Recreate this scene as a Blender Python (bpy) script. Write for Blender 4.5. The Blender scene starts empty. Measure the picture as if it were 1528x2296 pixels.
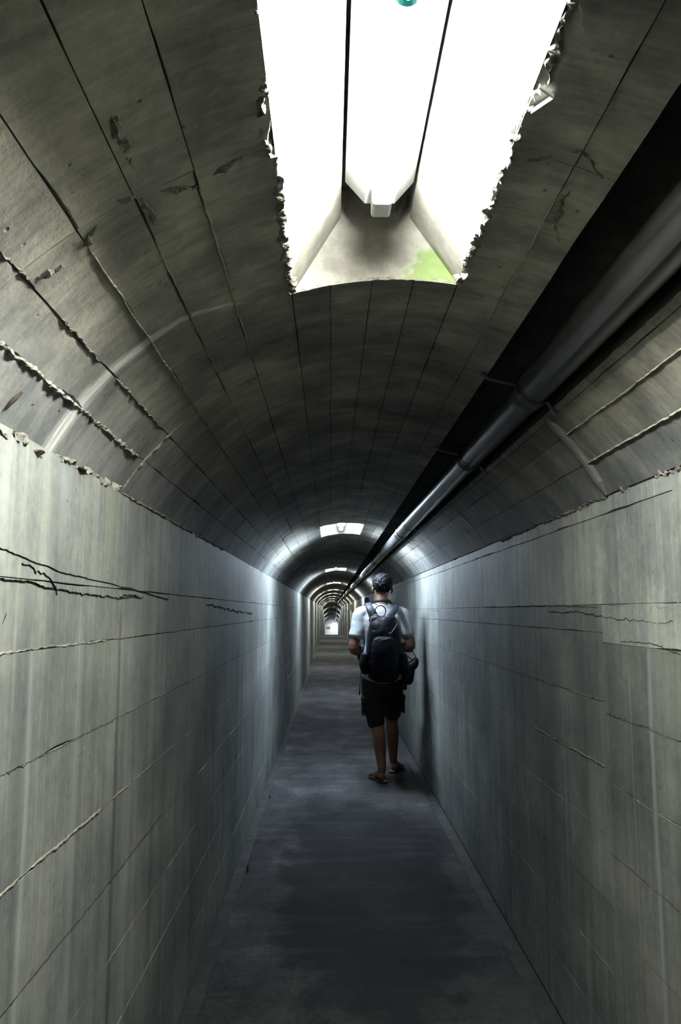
import bpy, bmesh, math, random
from math import sin, cos, pi, radians, atan2, sqrt, atan
from mathutils import Vector, noise

S = bpy.context.scene
C = S.collection
random.seed(7)

# ------------------------------------------------------------------ camera, world, exposure
H = 1.42                                   # eye height above the floor
cam_d = bpy.data.cameras.new('camera_view')
cam = bpy.data.objects.new('camera_view', cam_d)
C.objects.link(cam)
cam.location = (0, 0, H)
cam.rotation_euler = (pi / 2 + atan((1370 - 1148) / 1760), 0, -atan((764 - 741) / 1760))
cam_d.sensor_fit = 'HORIZONTAL'
cam_d.sensor_width = 36
cam_d.lens = 36 * 1760 / 1528
cam_d.clip_start = 0.02
cam_d.clip_end = 300
S.camera = cam

world = bpy.data.worlds.new('world')
S.world = world
world.use_nodes = True
world.node_tree.nodes['Background'].inputs[0].default_value = (0.0, 0.0, 0.0, 1)
world.node_tree.nodes['Background'].inputs[1].default_value = 1.0

S.view_settings.view_transform = 'Standard'
S.view_settings.look = 'None'
S.view_settings.gamma = 1
S.view_settings.use_curve_mapping = False
S.view_settings.exposure = 0.0
S.cycles.max_bounces = 6
S.cycles.diffuse_bounces = 4
S.cycles.glossy_bounces = 2
S.cycles.adaptive_threshold = 0.02

TUBE_POWER = 950.0

# ------------------------------------------------------------------ tunnel layout (metres, tunnel runs along +Y)
XL, XR = -0.534, 0.83                      # wall faces
CX, CZ, R = 0.148, H - 0.088, 0.80         # vault circle
PHI_L = atan2(-0.548 - CX, 0.393)
PHI_R = radians(57.6)
SPR_L, SPR_R = H + 0.302, H + 0.345         # springing heights
YB, YE = -4.0, 84.0                        # tunnel start (behind the camera) and end wall
NEAR_END = 13.25                           # board marks are separate pieces up to here
NX0, NX1 = -0.085, 0.274                   # lamp recess width at the vault surface
NICHE_FAR = [1.62, 7.23, 13.9, 20.4, 26.9, 32.4, 39.0, 45.6, 52.4, 58.9, 65.1, 71.5, 78.0]
NICHE_LEN = 0.87
NTOP = H + 0.925
CHASE_A, CHASE_B = (0.44, 0.657), (0.616, 0.56)   # pipe chase edges, relative to eye height


def drop_c(y):
    return 0.062 * max(0.0, y - 58.5)


def drop_f(y):
    return 0.062 * max(0.0, y - 48.0)


def phi_of(x, z):
    return atan2(x - CX, z + 0.088)


def vault(y, s, off=0.0):
    """point on the vault; s = arc length from the crown line, off = metres inward"""
    p = s / R
    return Vector((CX + (R - off) * sin(p), y, CZ + (R - off) * cos(p) - drop_c(y)))


def wall_l(y, z, off=0.0):
    return Vector((XL + off, y, z))


def wall_r(y, z, off=0.0):
    return Vector((XR - off, y, z))


def nz(x, y=0.0, z=0.0):
    return noise.noise(Vector((x, y, z)))


# ------------------------------------------------------------------ node helpers
class NT:
    def __init__(self, name):
        self.m = bpy.data.materials.new(name)
        self.m.use_nodes = True
        self.t = self.m.node_tree
        self.b = self.t.nodes['Principled BSDF']

    def n(self, kind, **kw):
        nd = self.t.nodes.new(kind)
        for k, v in kw.items():
            setattr(nd, k, v)
        return nd

    def l(self, a, b):
        self.t.links.new(a, b)

    def put(self, sock, v):
        if hasattr(v, 'node'):
            self.l(v, sock)
        else:
            sock.default_value = v

    def math(self, op, a, b=0.0, c=0.0, clamp=False):
        nd = self.n('ShaderNodeMath', operation=op, use_clamp=clamp)
        self.put(nd.inputs[0], a)
        self.put(nd.inputs[1], b)
        self.put(nd.inputs[2], c)
        return nd.outputs[0]

    def vmul(self, v, k):
        nd = self.n('ShaderNodeVectorMath', operation='MULTIPLY')
        self.put(nd.inputs[0], v)
        nd.inputs[1].default_value = k
        return nd.outputs[0]

    def noise(self, vec, scale, detail=4.0, rough=0.6):
        nd = self.n('ShaderNodeTexNoise')
        self.put(nd.inputs['Vector'], vec)
        nd.inputs['Scale'].default_value = scale
        nd.inputs['Detail'].default_value = detail
        nd.inputs['Roughness'].default_value = rough
        return nd.outputs['Fac']

    def ramp(self, fac, stops):
        nd = self.n('ShaderNodeValToRGB')
        self.put(nd.inputs[0], fac)
        cr = nd.color_ramp
        while len(cr.elements) < len(stops):
            cr.elements.new(0.5)
        for e, (p, c) in zip(cr.elements, stops):
            e.position = p
            e.color = (c[0], c[1], c[2], 1) if isinstance(c, tuple) else (c, c, c, 1)
        return nd.outputs[0]

    def mix(self, fac, a, b, mode='MIX'):
        nd = self.n('ShaderNodeMix', data_type='RGBA', blend_type=mode)
        self.put(nd.inputs[0], fac)
        for i, v in ((6, a), (7, b)):
            if isinstance(v, tuple) and len(v) == 3:
                v = (*v, 1)
            self.put(nd.inputs[i], v)
        return nd.outputs[2]

    def bump(self, height, strength=0.3, dist=0.01, chain=None):
        nd = self.n('ShaderNodeBump')
        nd.inputs['Strength'].default_value = strength
        nd.inputs['Distance'].default_value = dist
        self.put(nd.inputs['Height'], height)
        if chain is not None:
            self.l(chain, nd.inputs['Normal'])
        return nd.outputs[0]

    def band(self, v, centre, width):
        """smooth 0..1 hump of a coordinate round a centre"""
        d = self.math('ABSOLUTE', self.math('SUBTRACT', v, centre))
        nd = self.n('ShaderNodeMapRange', interpolation_type='SMOOTHSTEP')
        self.put(nd.inputs[0], d)
        nd.inputs[1].default_value = 0.0
        self.put(nd.inputs[2], width)
        nd.inputs[3].default_value = 1.0
        nd.inputs[4].default_value = 0.0
        return nd.outputs[0]

    def step(self, v, a, b):
        nd = self.n('ShaderNodeMapRange', interpolation_type='SMOOTHSTEP')
        self.put(nd.inputs[0], v)
        nd.inputs[1].default_value = a
        nd.inputs[2].default_value = b
        nd.inputs[3].default_value = 0.0
        nd.inputs[4].default_value = 1.0
        return nd.outputs[0]

    def pos(self):
        g = self.n('ShaderNodeNewGeometry')
        sp = self.n('ShaderNodeSeparateXYZ')
        self.l(g.outputs['Position'], sp.inputs[0])
        return g.outputs['Position'], sp.outputs[0], sp.outputs[1], sp.outputs[2]

    def rnd(self):
        return self.n('ShaderNodeObjectInfo').outputs['Random']

    def out(self, col, rough=0.85, normal=None, spec=0.3):
        self.put(self.b.inputs['Base Color'], (*col, 1) if isinstance(col, tuple) and len(col) == 3 else col)
        self.put(self.b.inputs['Roughness'], rough)
        self.b.inputs['Specular IOR Level'].default_value = spec
        if normal is not None:
            self.l(normal, self.b.inputs['Normal'])
        return self.m


def far_lines(k, coord, step_, width, start):
    """thin board joints for the stretch too far away to model"""
    fr = k.math('FRACT', k.math('DIVIDE', coord, step_))
    line = k.band(fr, 0.5, width)
    return line


def wall_material(name, streaks, lift=1.0, warm=0.0):
    k = NT(name)
    P, x, y, z = k.pos()
    wob = k.math('MULTIPLY', k.math('SUBTRACT', k.noise(P, 3.0, 3), 0.5), 0.03)
    yy = k.math('ADD', y, wob)
    streak = k.noise(k.vmul(P, (0, 16, 0.55)), 1.0, 5, 0.62)
    grain = k.noise(k.vmul(P, (0, 90, 1.6)), 1.0, 3, 0.5)
    blot = k.noise(P, 1.7, 5, 0.62)
    fine = k.noise(P, 45.0, 4, 0.65)
    blot2 = k.noise(P, 6.5, 5, 0.68)
    v = k.math('ADD', k.math('MULTIPLY', streak, 0.28), k.math('MULTIPLY', blot, 0.42))
    v = k.math('ADD', v, k.math('MULTIPLY', grain, 0.12))
    v = k.math('ADD', v, k.math('MULTIPLY', blot2, 0.20))
    v = k.math('ADD', v, k.math('MULTIPLY', fine, 0.14))
    a, b, c = (0.036, 0.04104, 0.0432), (0.09216, 0.09864, 0.0936), (0.1944, 0.198, 0.1728)
    a, b, c = [tuple(q * lift for q in t) for t in (a, b, c)]
    col = k.ramp(v, [(0.44, a), (0.575, b), (0.74, c)])
    # vertical run-off marks
    for (y0, w, z0, z1, cc, amt) in streaks:
        m = k.band(yy, y0, w)
        m = k.math('MULTIPLY', m, k.math('MULTIPLY', k.step(z, z0, z0 + 0.25), k.math('SUBTRACT', 1.0, k.step(z, z1 - 0.08, z1))))
        m = k.math('MULTIPLY', m, k.math('ADD', 0.45, k.math('MULTIPLY', grain, 0.9)))
        m = k.math('MULTIPLY', m, amt, clamp=True)
        col = k.mix(m, col, cc)
    # pits
    vo = k.n('ShaderNodeTexVoronoi')
    k.l(P, vo.inputs['Vector'])
    vo.inputs['Scale'].default_value = 26
    pit = k.math('SUBTRACT', 1.0, k.step(vo.outputs['Distance'], 0.05, 0.13))
    pit = k.math('MULTIPLY', pit, k.step(k.noise(P, 4.0, 2), 0.53, 0.62))
    col = k.mix(k.math('MULTIPLY', pit, 0.7), col, (0.05, 0.05, 0.045))
    tint = k.math('ADD', 0.86, k.math('MULTIPLY', k.rnd(), 0.20))
    tc = k.n('ShaderNodeCombineColor')
    for i in range(3):
        k.put(tc.inputs[i], tint)
    col = k.mix(1.0, col, tc.outputs[0], 'MULTIPLY')
    # far stretch: faint joints
    far = k.step(y, NEAR_END - 0.05, NEAR_END + 0.05)
    ln = k.math('MAXIMUM', k.math('MULTIPLY', far_lines(k, k.math('ADD', y, 0.4), 1.85, 0.006, 0), 0.8),
                k.math('MULTIPLY', far_lines(k, k.math('ADD', z, 0.03), 0.195, 0.012, 0), 0.7))
    col = k.mix(k.math('MULTIPLY', k.math('MULTIPLY', ln, far), 0.7), col, (0.06, 0.06, 0.06))
    bh = k.math('ADD', k.math('MULTIPLY', fine, 0.5), k.math('ADD', k.math('MULTIPLY', grain, 0.5), k.math('MULTIPLY', pit, -2.0)))
    nb = k.bump(k.math('ADD', bh, k.math('MULTIPLY', blot2, 1.2)), 0.4, 0.004)
    return k.out(col, 0.72, nb, 0.25)


PALE = (0.2376, 0.2592, 0.27)
DARKS = (0.0324, 0.036, 0.03888)
GREENS = (0.10, 0.15, 0.09)
left_streaks = [(1.43, 0.018, 0.1, 1.40, PALE, 0.45), (1.70, 0.035, 0.1, 1.45, PALE, 0.30), (2.02, 0.028, 0.0, 1.455, DARKS, 0.75),
                (2.14, 0.045, 0.0, 1.40, PALE, 0.22), (1.45, 0.03, 1.25, 1.42, GREENS, 0.3),
                (3.7, 0.10, 0.2, 1.4, DARKS, 0.35), (6.9, 0.25, 0.2, 1.6, PALE, 0.25), (4.6, 0.12, 0.2, 1.3, DARKS, 0.4),
                (1.28, 0.03, 1.45, 1.70, PALE, 0.4), (1.56, 0.05, 1.45, 1.75, PALE, 0.35), (2.6, 0.08, 0.1, 1.2, DARKS, 0.25)]
right_streaks = [(2.06, 0.022, 0.05, 1.38, PALE, 0.75), (2.20, 0.012, 0.4, 1.30, PALE, 0.4), (2.62, 0.12, 0.5, 1.40, DARKS, 0.4),
                 (3.05, 0.16, 0.3, 1.35, DARKS, 0.4), (2.85, 0.03, 0.2, 1.2, PALE, 0.22), (3.6, 0.1, 0.2, 1.4, DARKS, 0.4),
                 (6.2, 0.2, 0.1, 1.6, PALE, 0.25), (1.75, 0.05, 0.5, 1.2, DARKS, 0.2), (4.2, 0.1, 0.2, 1.5, DARKS, 0.35),
                 (2.45, 0.03, 0.2, 1.3, PALE, 0.2)]
M_WL = wall_material('concrete_wall_left', left_streaks, 1.22)
M_WR = wall_material('concrete_wall_right', right_streaks, 1.12)
M_PL = wall_material('concrete_render_left', [left_streaks[-3], left_streaks[-2], (1.9, 0.08, 1.4, 1.8, (0.18, 0.17, 0.125), 0.5)], 1.15)
M_PR_LIT = wall_material('concrete_render_right_lit', [(2.06, 0.02, 1.2, 1.44, PALE, 0.3), (2.9, 0.5, 1.4, 1.8, (0.18, 0.17, 0.125), 0.5)], 2.0)  # smooth render, lifted further to paint in stronger light from the nearest lamp


def vault_material(name, lift=1.0):
    k = NT(name)
    P, x, y, z = k.pos()
    gr = k.noise(k.vmul(P, (4.5, 15, 4.5)), 1.0, 6, 0.66)      # timber grain runs across the tunnel
    gf = k.noise(k.vmul(P, (9, 110, 9)), 1.0, 3, 0.5)
    blot = k.noise(P, 4.2, 5, 0.6)
    big = k.noise(P, 1.3, 3, 0.5)
    fine = k.noise(P, 60.0, 4, 0.65)
    v = k.math('ADD', k.math('MULTIPLY', gr, 0.30), k.math('MULTIPLY', blot, 0.50))
    v = k.math('ADD', v, k.math('MULTIPLY', big, 0.18))
    v = k.math('ADD', v, k.math('MULTIPLY', gf, 0.10))
    v = k.math('ADD', v, k.math('MULTIPLY', fine, 0.10))
    a, b, c = (0.062, 0.062, 0.060), (0.158, 0.154, 0.137), (0.37, 0.352, 0.287)
    a, b, c = [tuple(q * lift for q in t) for t in (a, b, c)]
    col = k.ramp(v, [(0.44, a), (0.575, b), (0.74, c)])
    # bluish cast of the lamps' side light painted low on the arch
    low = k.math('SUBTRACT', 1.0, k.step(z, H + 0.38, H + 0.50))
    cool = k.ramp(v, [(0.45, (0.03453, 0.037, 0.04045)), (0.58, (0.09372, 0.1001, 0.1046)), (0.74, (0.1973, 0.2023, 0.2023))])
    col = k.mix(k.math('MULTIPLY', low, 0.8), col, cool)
    # lime run-off streak across the left haunch at about 1.5 m
    yl = k.math('ADD', y, k.math('MULTIPLY', k.math('SUBTRACT', k.noise(k.vmul(P, (6, 3, 6)), 1.0, 3), 0.5), 0.05))
    yc = k.math('ADD', 1.50, k.math('MULTIPLY', k.math('MAXIMUM', k.math('ADD', x, 0.30), 0.0), 0.6))
    d = k.math('SUBTRACT', yl, yc)
    side = k.math('SUBTRACT', 1.0, k.step(x, -0.24, -0.14))
    wdt = k.math('ADD', 0.004, k.math('MULTIPLY', k.math('SUBTRACT', -0.14, x), 0.11))
    streak = k.band(d, 0.0, k.math('MAXIMUM', wdt, 0.004))
    streak = k.math('MULTIPLY', streak, k.math('MULTIPLY', side, k.math('SUBTRACT', k.math('MULTIPLY', gf, 2.2), 0.35)), clamp=True)
    col = k.mix(k.math('MULTIPLY', streak, 1.0, clamp=True), col, (0.52, 0.53, 0.51))
    tint = k.math('ADD', 0.84, k.math('MULTIPLY', k.rnd(), 0.26))
    tc = k.n('ShaderNodeCombineColor')
    for i in range(3):
        k.put(tc.inputs[i], tint)
    col = k.mix(1.0, col, tc.outputs[0], 'MULTIPLY')
    vo = k.n('ShaderNodeTexVoronoi')
    k.l(P, vo.inputs['Vector'])
    vo.inputs['Scale'].default_value = 30
    pit = k.math('SUBTRACT', 1.0, k.step(vo.outputs['Distance'], 0.05, 0.14))
    pit = k.math('MULTIPLY', pit, k.step(k.noise(P, 5.0, 2), 0.54, 0.62))
    col = k.mix(k.math('MULTIPLY', pit, 0.7), col, (0.03, 0.03, 0.03))
    far = k.step(y, NEAR_END - 0.05, NEAR_END + 0.05)
    ln = far_lines(k, k.math('ADD', y, 0.35), 1.85, 0.008, 0)
    ang = k.math('ARCTAN2', k.math('SUBTRACT', x, CX), k.math('SUBTRACT', z, CZ))
    ln = k.math('MAXIMUM', ln, k.math('MULTIPLY', far_lines(k, ang, 0.13, 0.02, 0), 0.8))
    col = k.mix(k.math('MULTIPLY', k.math('MULTIPLY', ln, far), 0.6), col, (0.03, 0.03, 0.03))
    bh = k.math('ADD', k.math('MULTIPLY', fine, 0.6), k.math('ADD', k.math('MULTIPLY', gr, 1.0), k.math('MULTIPLY', pit, -2.0)))
    return k.out(col, 0.72, k.bump(k.math('ADD', bh, k.math('MULTIPLY', blot, 1.5)), 0.45, 0.005), 0.28)


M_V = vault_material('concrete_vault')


def rough_material(name, a, b, scale=40, bumpd=0.006, rough=0.95):
    k = NT(name)
    P, x, y, z = k.pos()
    f = k.noise(P, scale, 5, 0.7)
    g = k.noise(P, 7, 3, 0.6)
    v = k.math('ADD', k.math('MULTIPLY', f, 0.6), k.math('MULTIPLY', g, 0.4))
    return k.out(k.ramp(v, [(0.36, a), (0.66, b)]), rough, k.bump(f, 0.7, bumpd), 0.2)


M_BACK = rough_material('joint_backing', (0.03, 0.029, 0.027), (0.07, 0.067, 0.06))
M_FIN = rough_material('mortar_fin', (0.165, 0.1537, 0.1162), (0.345, 0.3225, 0.255))
M_FINW = rough_material('wall_fin', (0.075, 0.0735, 0.0615), (0.225, 0.2175, 0.18))
M_CRUMB = rough_material('crumbled_concrete', (0.045, 0.0405, 0.03375), (0.21, 0.1988, 0.1725), 55, 0.012)
M_CRACK = rough_material('dark_crack', (0.014, 0.012, 0.010), (0.045, 0.039, 0.032))
M_BAND = rough_material('trowelled_mortar', (0.1125, 0.1162, 0.1125), (0.1875, 0.1875, 0.1762), 14, 0.003)
M_CHASE = rough_material('chase_concrete', (0.04224, 0.04224, 0.04032), (0.1056, 0.1056, 0.096), 12, 0.004)


def niche_material():
    k = NT('recess_plaster')
    P, x, y, z = k.pos()
    f = k.noise(P, 30, 5, 0.65)
    g = k.noise(P, 8, 4, 0.6)
    v = k.math('ADD', k.math('MULTIPLY', f, 0.4), k.math('MULTIPLY', g, 0.6))
    col = k.ramp(v, [(0.34, (0.068, 0.06528, 0.0578)), (0.52, (0.1292, 0.1258, 0.1122)), (0.72, (0.204, 0.2006, 0.1836))])
    # shade painted into the colour round the tube end, and moss low on the right of the near end wall
    dx = k.math('SUBTRACT', x, 0.10)
    dz = k.math('SUBTRACT', z, H + 0.80)
    rr = k.math('SQRT', k.math('ADD', k.math('MULTIPLY', dx, dx), k.math('MULTIPLY', k.math('MULTIPLY', dz, dz), 0.7)))
    endw = k.step(y, 1.60, 1.612)
    soot = k.math('MULTIPLY', k.math('SUBTRACT', 1.0, k.step(k.math('ADD', rr, k.math('MULTIPLY', g, 0.06)), 0.05, 0.15)), endw)
    col = k.mix(k.math('MULTIPLY', soot, 0.75), col, (0.035, 0.0336, 0.0294))
    mossm = k.step(k.math('ADD', k.math('ADD', x, k.math('ADD', k.math('MULTIPLY', g, 0.20), k.math('MULTIPLY', k.math('SUBTRACT', f, 0.5), 0.16))), k.math('MULTIPLY', k.math('SUBTRACT', H + 0.70, z), 0.55)), 0.255, 0.285)
    mossm = k.math('MULTIPLY', mossm, k.math('MULTIPLY', k.step(y, 1.59, 1.61), k.math('SUBTRACT', 1.0, k.step(y, 1.66, 1.7))))
    mossm = k.math('MULTIPLY', mossm, k.math('SUBTRACT', 1.0, k.step(z, H + 0.765, H + 0.80)))
    col = k.mix(k.math('MULTIPLY', mossm, 0.85), col, k.mix(f, (0.02925, 0.05525, 0.0078), (0.078, 0.1105, 0.02925)))
    return k.out(col, 0.9, k.bump(v, 0.4, 0.006), 0.2)


M_NICHE = niche_material()


def floor_material():
    k = NT('concrete_floor')
    P, x, y, z = k.pos()
    f = k.noise(P, 40, 5, 0.65)
    g = k.noise(k.vmul(P, (1.6, 0.9, 1)), 1.6, 5, 0.62)
    tr = k.noise(k.vmul(P, (1.5, 9, 1)), 1.0, 4, 0.6)
    v = k.math('ADD', k.math('MULTIPLY', f, 0.25), k.math('ADD', k.math('MULTIPLY', g, 0.60), k.math('MULTIPLY', tr, 0.15)))
    col = k.ramp(v, [(0.40, (0.01459, 0.01459, 0.01627)), (0.55, (0.03703, 0.03646, 0.03815)), (0.72, (0.101, 0.09877, 0.09648))])
    # damp patch with a ragged outline
    ex = k.math('DIVIDE', k.math('SUBTRACT', x, 0.20), 0.50)
    ey = k.math('DIVIDE', k.math('SUBTRACT', y, 4.45), 1.75)
    rr = k.math('SQRT', k.math('ADD', k.math('MULTIPLY', ex, ex), k.math('MULTIPLY', ey, ey)))
    rr = k.math('ADD', rr, k.math('MULTIPLY', k.math('SUBTRACT', k.noise(P, 3.2, 4, 0.6), 0.5), 0.9))
    damp = k.math('SUBTRACT', 1.0, k.step(rr, 0.80, 1.02))
    col = k.mix(k.math('MULTIPLY', damp, 0.75), col, (0.0085, 0.009, 0.0105))
    tint = k.math('ADD', 0.85, k.math('MULTIPLY', k.rnd(), 0.3))
    tc = k.n('ShaderNodeCombineColor')
    for i in range(3):
        k.put(tc.inputs[i], tint)
    col = k.mix(1.0, col, tc.outputs[0], 'MULTIPLY')
    ro = k.math('SUBTRACT', 0.92, k.math('MULTIPLY', damp, 0.0))
    ro = k.math('SUBTRACT', ro, k.math('MULTIPLY', k.step(tr, 0.5, 0.7), 0.12))
    return k.out(col, ro, k.bump(k.math('ADD', f, tr), 0.3, 0.006), 0.09)


M_FLOOR = floor_material()
M_GUT = rough_material('gutter_concrete', (0.022, 0.022, 0.023), (0.05, 0.05, 0.05), 20, 0.006)


def plain(name, col, rough=0.6, metal=0.0, spec=0.4, var=0.0, scale=30, bumpd=0.0):
    k = NT(name)
    k.b.inputs['Metallic'].default_value = metal
    if not var:
        return k.out(col, rough, None, spec)
    tc = k.n('ShaderNodeTexCoord').outputs['Object']
    f = k.noise(tc, scale, 4, 0.6)
    c = k.ramp(f, [(0.3, tuple(q * (1 - var) for q in col)), (0.7, tuple(q * (1 + var) for q in col))])
    return k.out(c, rough, k.bump(f, 0.4, bumpd) if bumpd else None, spec)


M_PIPE = plain('grey_pipe', (0.045, 0.045, 0.048), 0.32, 0.0, 0.6, 0.12, 6)
M_COUP = plain('dark_coupling', (0.035, 0.035, 0.038), 0.45, 0.2, 0.5, 0.2, 20)
M_STEEL = plain('painted_steel', (0.72, 0.73, 0.72), 0.5, 0.0, 0.4, 0.06, 8)
M_WHITE = plain('white_enamel', (0.82, 0.83, 0.83), 0.4, 0.0, 0.4, 0.04, 8)
M_TEAL = plain('teal_mark', (0.02, 0.42, 0.42), 0.5)
M_TAB = plain('bent_zinc', (0.62, 0.62, 0.60), 0.55, 0.3, 0.5, 0.15, 25)
M_BOXW = plain('pale_box', (0.55, 0.60, 0.55), 0.6, 0, 0.3, 0.1, 6)
M_BOXD = plain('dark_slot', (0.05, 0.055, 0.06), 0.6, 0, 0.3, 0.1, 6)
M_ENDW = plain('white_end_wall', (0.72, 0.74, 0.75), 0.85, 0, 0.2, 0.06, 3)
M_SIGN = plain('sign_face', (0.16, 0.19, 0.19), 0.6, 0, 0.3, 0.2, 9)
M_SKIN = plain('skin', (0.11, 0.052, 0.034), 0.55, 0, 0.25, 0.10, 18, 0.001)
M_HAIR = plain('black_hair', (0.003, 0.003, 0.0045), 0.65, 0, 0.06, 0.3, 60, 0.003)
M_SHIRT = plain('white_cotton', (0.225, 0.235, 0.25), 0.9, 0, 0.2, 0.05, 14, 0.003)
M_SHORT = plain('dark_cotton', (0.010, 0.0105, 0.012), 0.9, 0, 0.1, 0.35, 14, 0.004)
M_PACK = plain('navy_black_nylon', (0.0035, 0.004, 0.0065), 0.5, 0, 0.09, 0.4, 16, 0.006)
M_STRAP = plain('navy_webbing', (0.008, 0.0095, 0.018), 0.6, 0, 0.16, 0.25, 60, 0.002)
M_CORD = plain('grey_cord', (0.06, 0.065, 0.075), 0.5, 0, 0.4)
M_BLUE = plain('blue_clip', (0.02, 0.12, 0.45), 0.4)
M_BAG = plain('black_bag_nylon', (0.004, 0.004, 0.005), 0.55, 0, 0.16, 0.4, 20, 0.004)
M_SAND = plain('dark_rubber', (0.0125, 0.0095, 0.008), 0.55, 0, 0.4, 0.2, 30)
M_EYE = plain('eye_white', (0.7, 0.68, 0.65), 0.2)
M_IRIS = plain('dark_iris', (0.02, 0.012, 0.008), 0.15)
M_CAMB = plain('black_camera', (0.012, 0.012, 0.013), 0.4)
M_GLASS = plain('lens_glass', (0.01, 0.01, 0.02), 0.05, 0, 0.8)
M_RUST = plain('rust', (0.02, 0.0112, 0.0072), 0.8, 0.2, 0.3, 0.4, 40)


def tube_material(col, power):
    k = NT('lit_tube')
    k.b.inputs['Base Color'].default_value = (0.9, 0.9, 0.9, 1)
    k.b.inputs['Emission Color'].default_value = (*col, 1)
    k.b.inputs['Emission Strength'].default_value = power
    return k.m


# ------------------------------------------------------------------ object helpers
def link(name, me, mat, parent=None):
    o = bpy.data.objects.new(name, me)
    C.objects.link(o)
    if mat is not None:
        me.materials.append(mat)
    if parent is not None:
        o.parent = parent
    return o


def obj(name, bm, mat, parent=None, smooth=False):
    me = bpy.data.meshes.new(name)
    bmesh.ops.recalc_face_normals(bm, faces=bm.faces)
    bm.to_mesh(me)
    bm.free()
    if smooth:
        for p in me.polygons:
            p.use_smooth = True
    return link(name, me, mat, parent)


def pyobj(name, vs, fs, mat, parent=None, smooth=None):
    me = bpy.data.meshes.new(name)
    me.from_pydata([tuple(v) for v in vs], [], fs)
    if smooth is not None:
        for p in me.polygons:
            p.use_smooth = p.index < smooth
    me.update()
    return link(name, me, mat, parent)


def tag(o, label, cat, group=None, kind=None):
    o['label'] = label
    o['category'] = cat
    if group:
        o['group'] = group
    if kind:
        o['kind'] = kind
    return o


def empty(name, loc, label, cat, group=None, kind=None):
    o = bpy.data.objects.new(name, None)
    o.empty_display_size = 0.1
    C.objects.link(o)
    o.location = loc
    return tag(o, label, cat, group, kind)


def box(bm, lo, hi, bev=0.0):
    vs = [bm.verts.new((x, y, z)) for x in (lo[0], hi[0]) for y in (lo[1], hi[1]) for z in (lo[2], hi[2])]
    fs = [(0, 1, 3, 2), (4, 6, 7, 5), (0, 4, 5, 1), (2, 3, 7, 6), (0, 2, 6, 4), (1, 5, 7, 3)]
    faces = [bm.faces.new([vs[i] for i in f]) for f in fs]
    if bev:
        es = list({e for f in faces for e in f.edges})
        bmesh.ops.bevel(bm, geom=es, offset=bev, segments=2, affect='EDGES', profile=0.5)
    return bm


# ------------------------------------------------------------------ the concrete pieces: a patch of a surface, proud, with worn edges
def edge_wear(u, seed, amp, chip):
    e = 0.0002 + amp * (0.5 + 0.8 * abs(nz(u * 14, seed, 1.3)) + 0.5 * abs(nz(u * 55, seed, 7.1)))
    c = nz(u * 5.0, seed + 9.0, 3.3)
    if c > 0.22:
        e += chip * (c - 0.22) * 2.2 * (0.6 + 0.7 * abs(nz(u * 38, seed, 2.2)))
    return e


def patch(name, surf, u0, u1, v0, v1, mat, parent, base=0.002, amp=0.0022, chip=0.012, res=0.035, gap=0.0008, skew=None, back=-0.006, amps=None):
    """surf(u, v, off) -> point; u along the tunnel, v across. skew(t) shifts both ends along the tunnel."""
    nu = max(4, min(120, int((u1 - u0) / res)))
    nv = max(3, min(24, int((v1 - v0) / res)))
    sd = random.random() * 100
    a4 = amps or (1, 1, 1, 1)              # v0 edge, v1 edge, u0 end, u1 end
    vs, fs = [], []
    for i in range(nu + 1):
        for j in range(nv + 1):
            a, b = i / nu, j / nv
            sk = skew(v0 + (v1 - v0) * b) if skew else 0.0
            uu, vv = u0 + sk + (u1 - u0) * a, v0 + (v1 - v0) * b
            ea = gap + edge_wear(uu, sd, amp * min(2.5, a4[0]), chip * a4[0])
            eb = gap + edge_wear(uu, sd + 20, amp * min(2.5, a4[1]), chip * a4[1])
            ec = gap + edge_wear(vv * 1.3, sd + 40, amp * a4[2], chip * a4[2])
            ed = gap + edge_wear(vv * 1.3, sd + 60, amp * a4[3], chip * a4[3])
            u = (u0 + sk + ec) * (1 - a) + (u1 + sk - ed) * a
            v = (v0 + ea) * (1 - b) + (v1 - eb) * b
            off = base + 0.0010 * nz(u * 2.2, v * 3.5, sd) + 0.0004 * nz(u * 11, v * 14, sd)
            if i in (0, nu) or j in (0, nv):
                off -= 0.0002
            vs.append(surf(u, v, off))
    w = nv + 1
    for i in range(nu):
        for j in range(nv):
            fs.append((i * w + j, (i + 1) * w + j, (i + 1) * w + j + 1, i * w + j + 1))
    n0 = len(fs)
    ring = [i * w for i in range(nu + 1)] + [nu * w + j for j in range(1, nv + 1)] + [i * w + nv for i in range(nu - 1, -1, -1)] + [j for j in range(nv - 1, 0, -1)]
    k0 = len(vs)
    cen = Vector((0, 0, 0))
    for idx in ring:
        i, j = divmod(idx, w)
        a, b = i / nu, j / nv
        sk = skew(v0 + (v1 - v0) * b) if skew else 0.0
        vs.append(surf(u0 + sk + gap + (u1 - u0 - 2 * gap) * a, v0 + gap + (v1 - v0 - 2 * gap) * b, back))
    k1 = len(vs)
    vs += [vs[idx] for idx in ring]
    for q in range(len(ring)):
        q2 = (q + 1) % len(ring)
        fs.append((k1 + q2, k1 + q, k0 + q, k0 + q2))
    return pyobj(name, vs, fs, mat, parent, smooth=n0)


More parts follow.
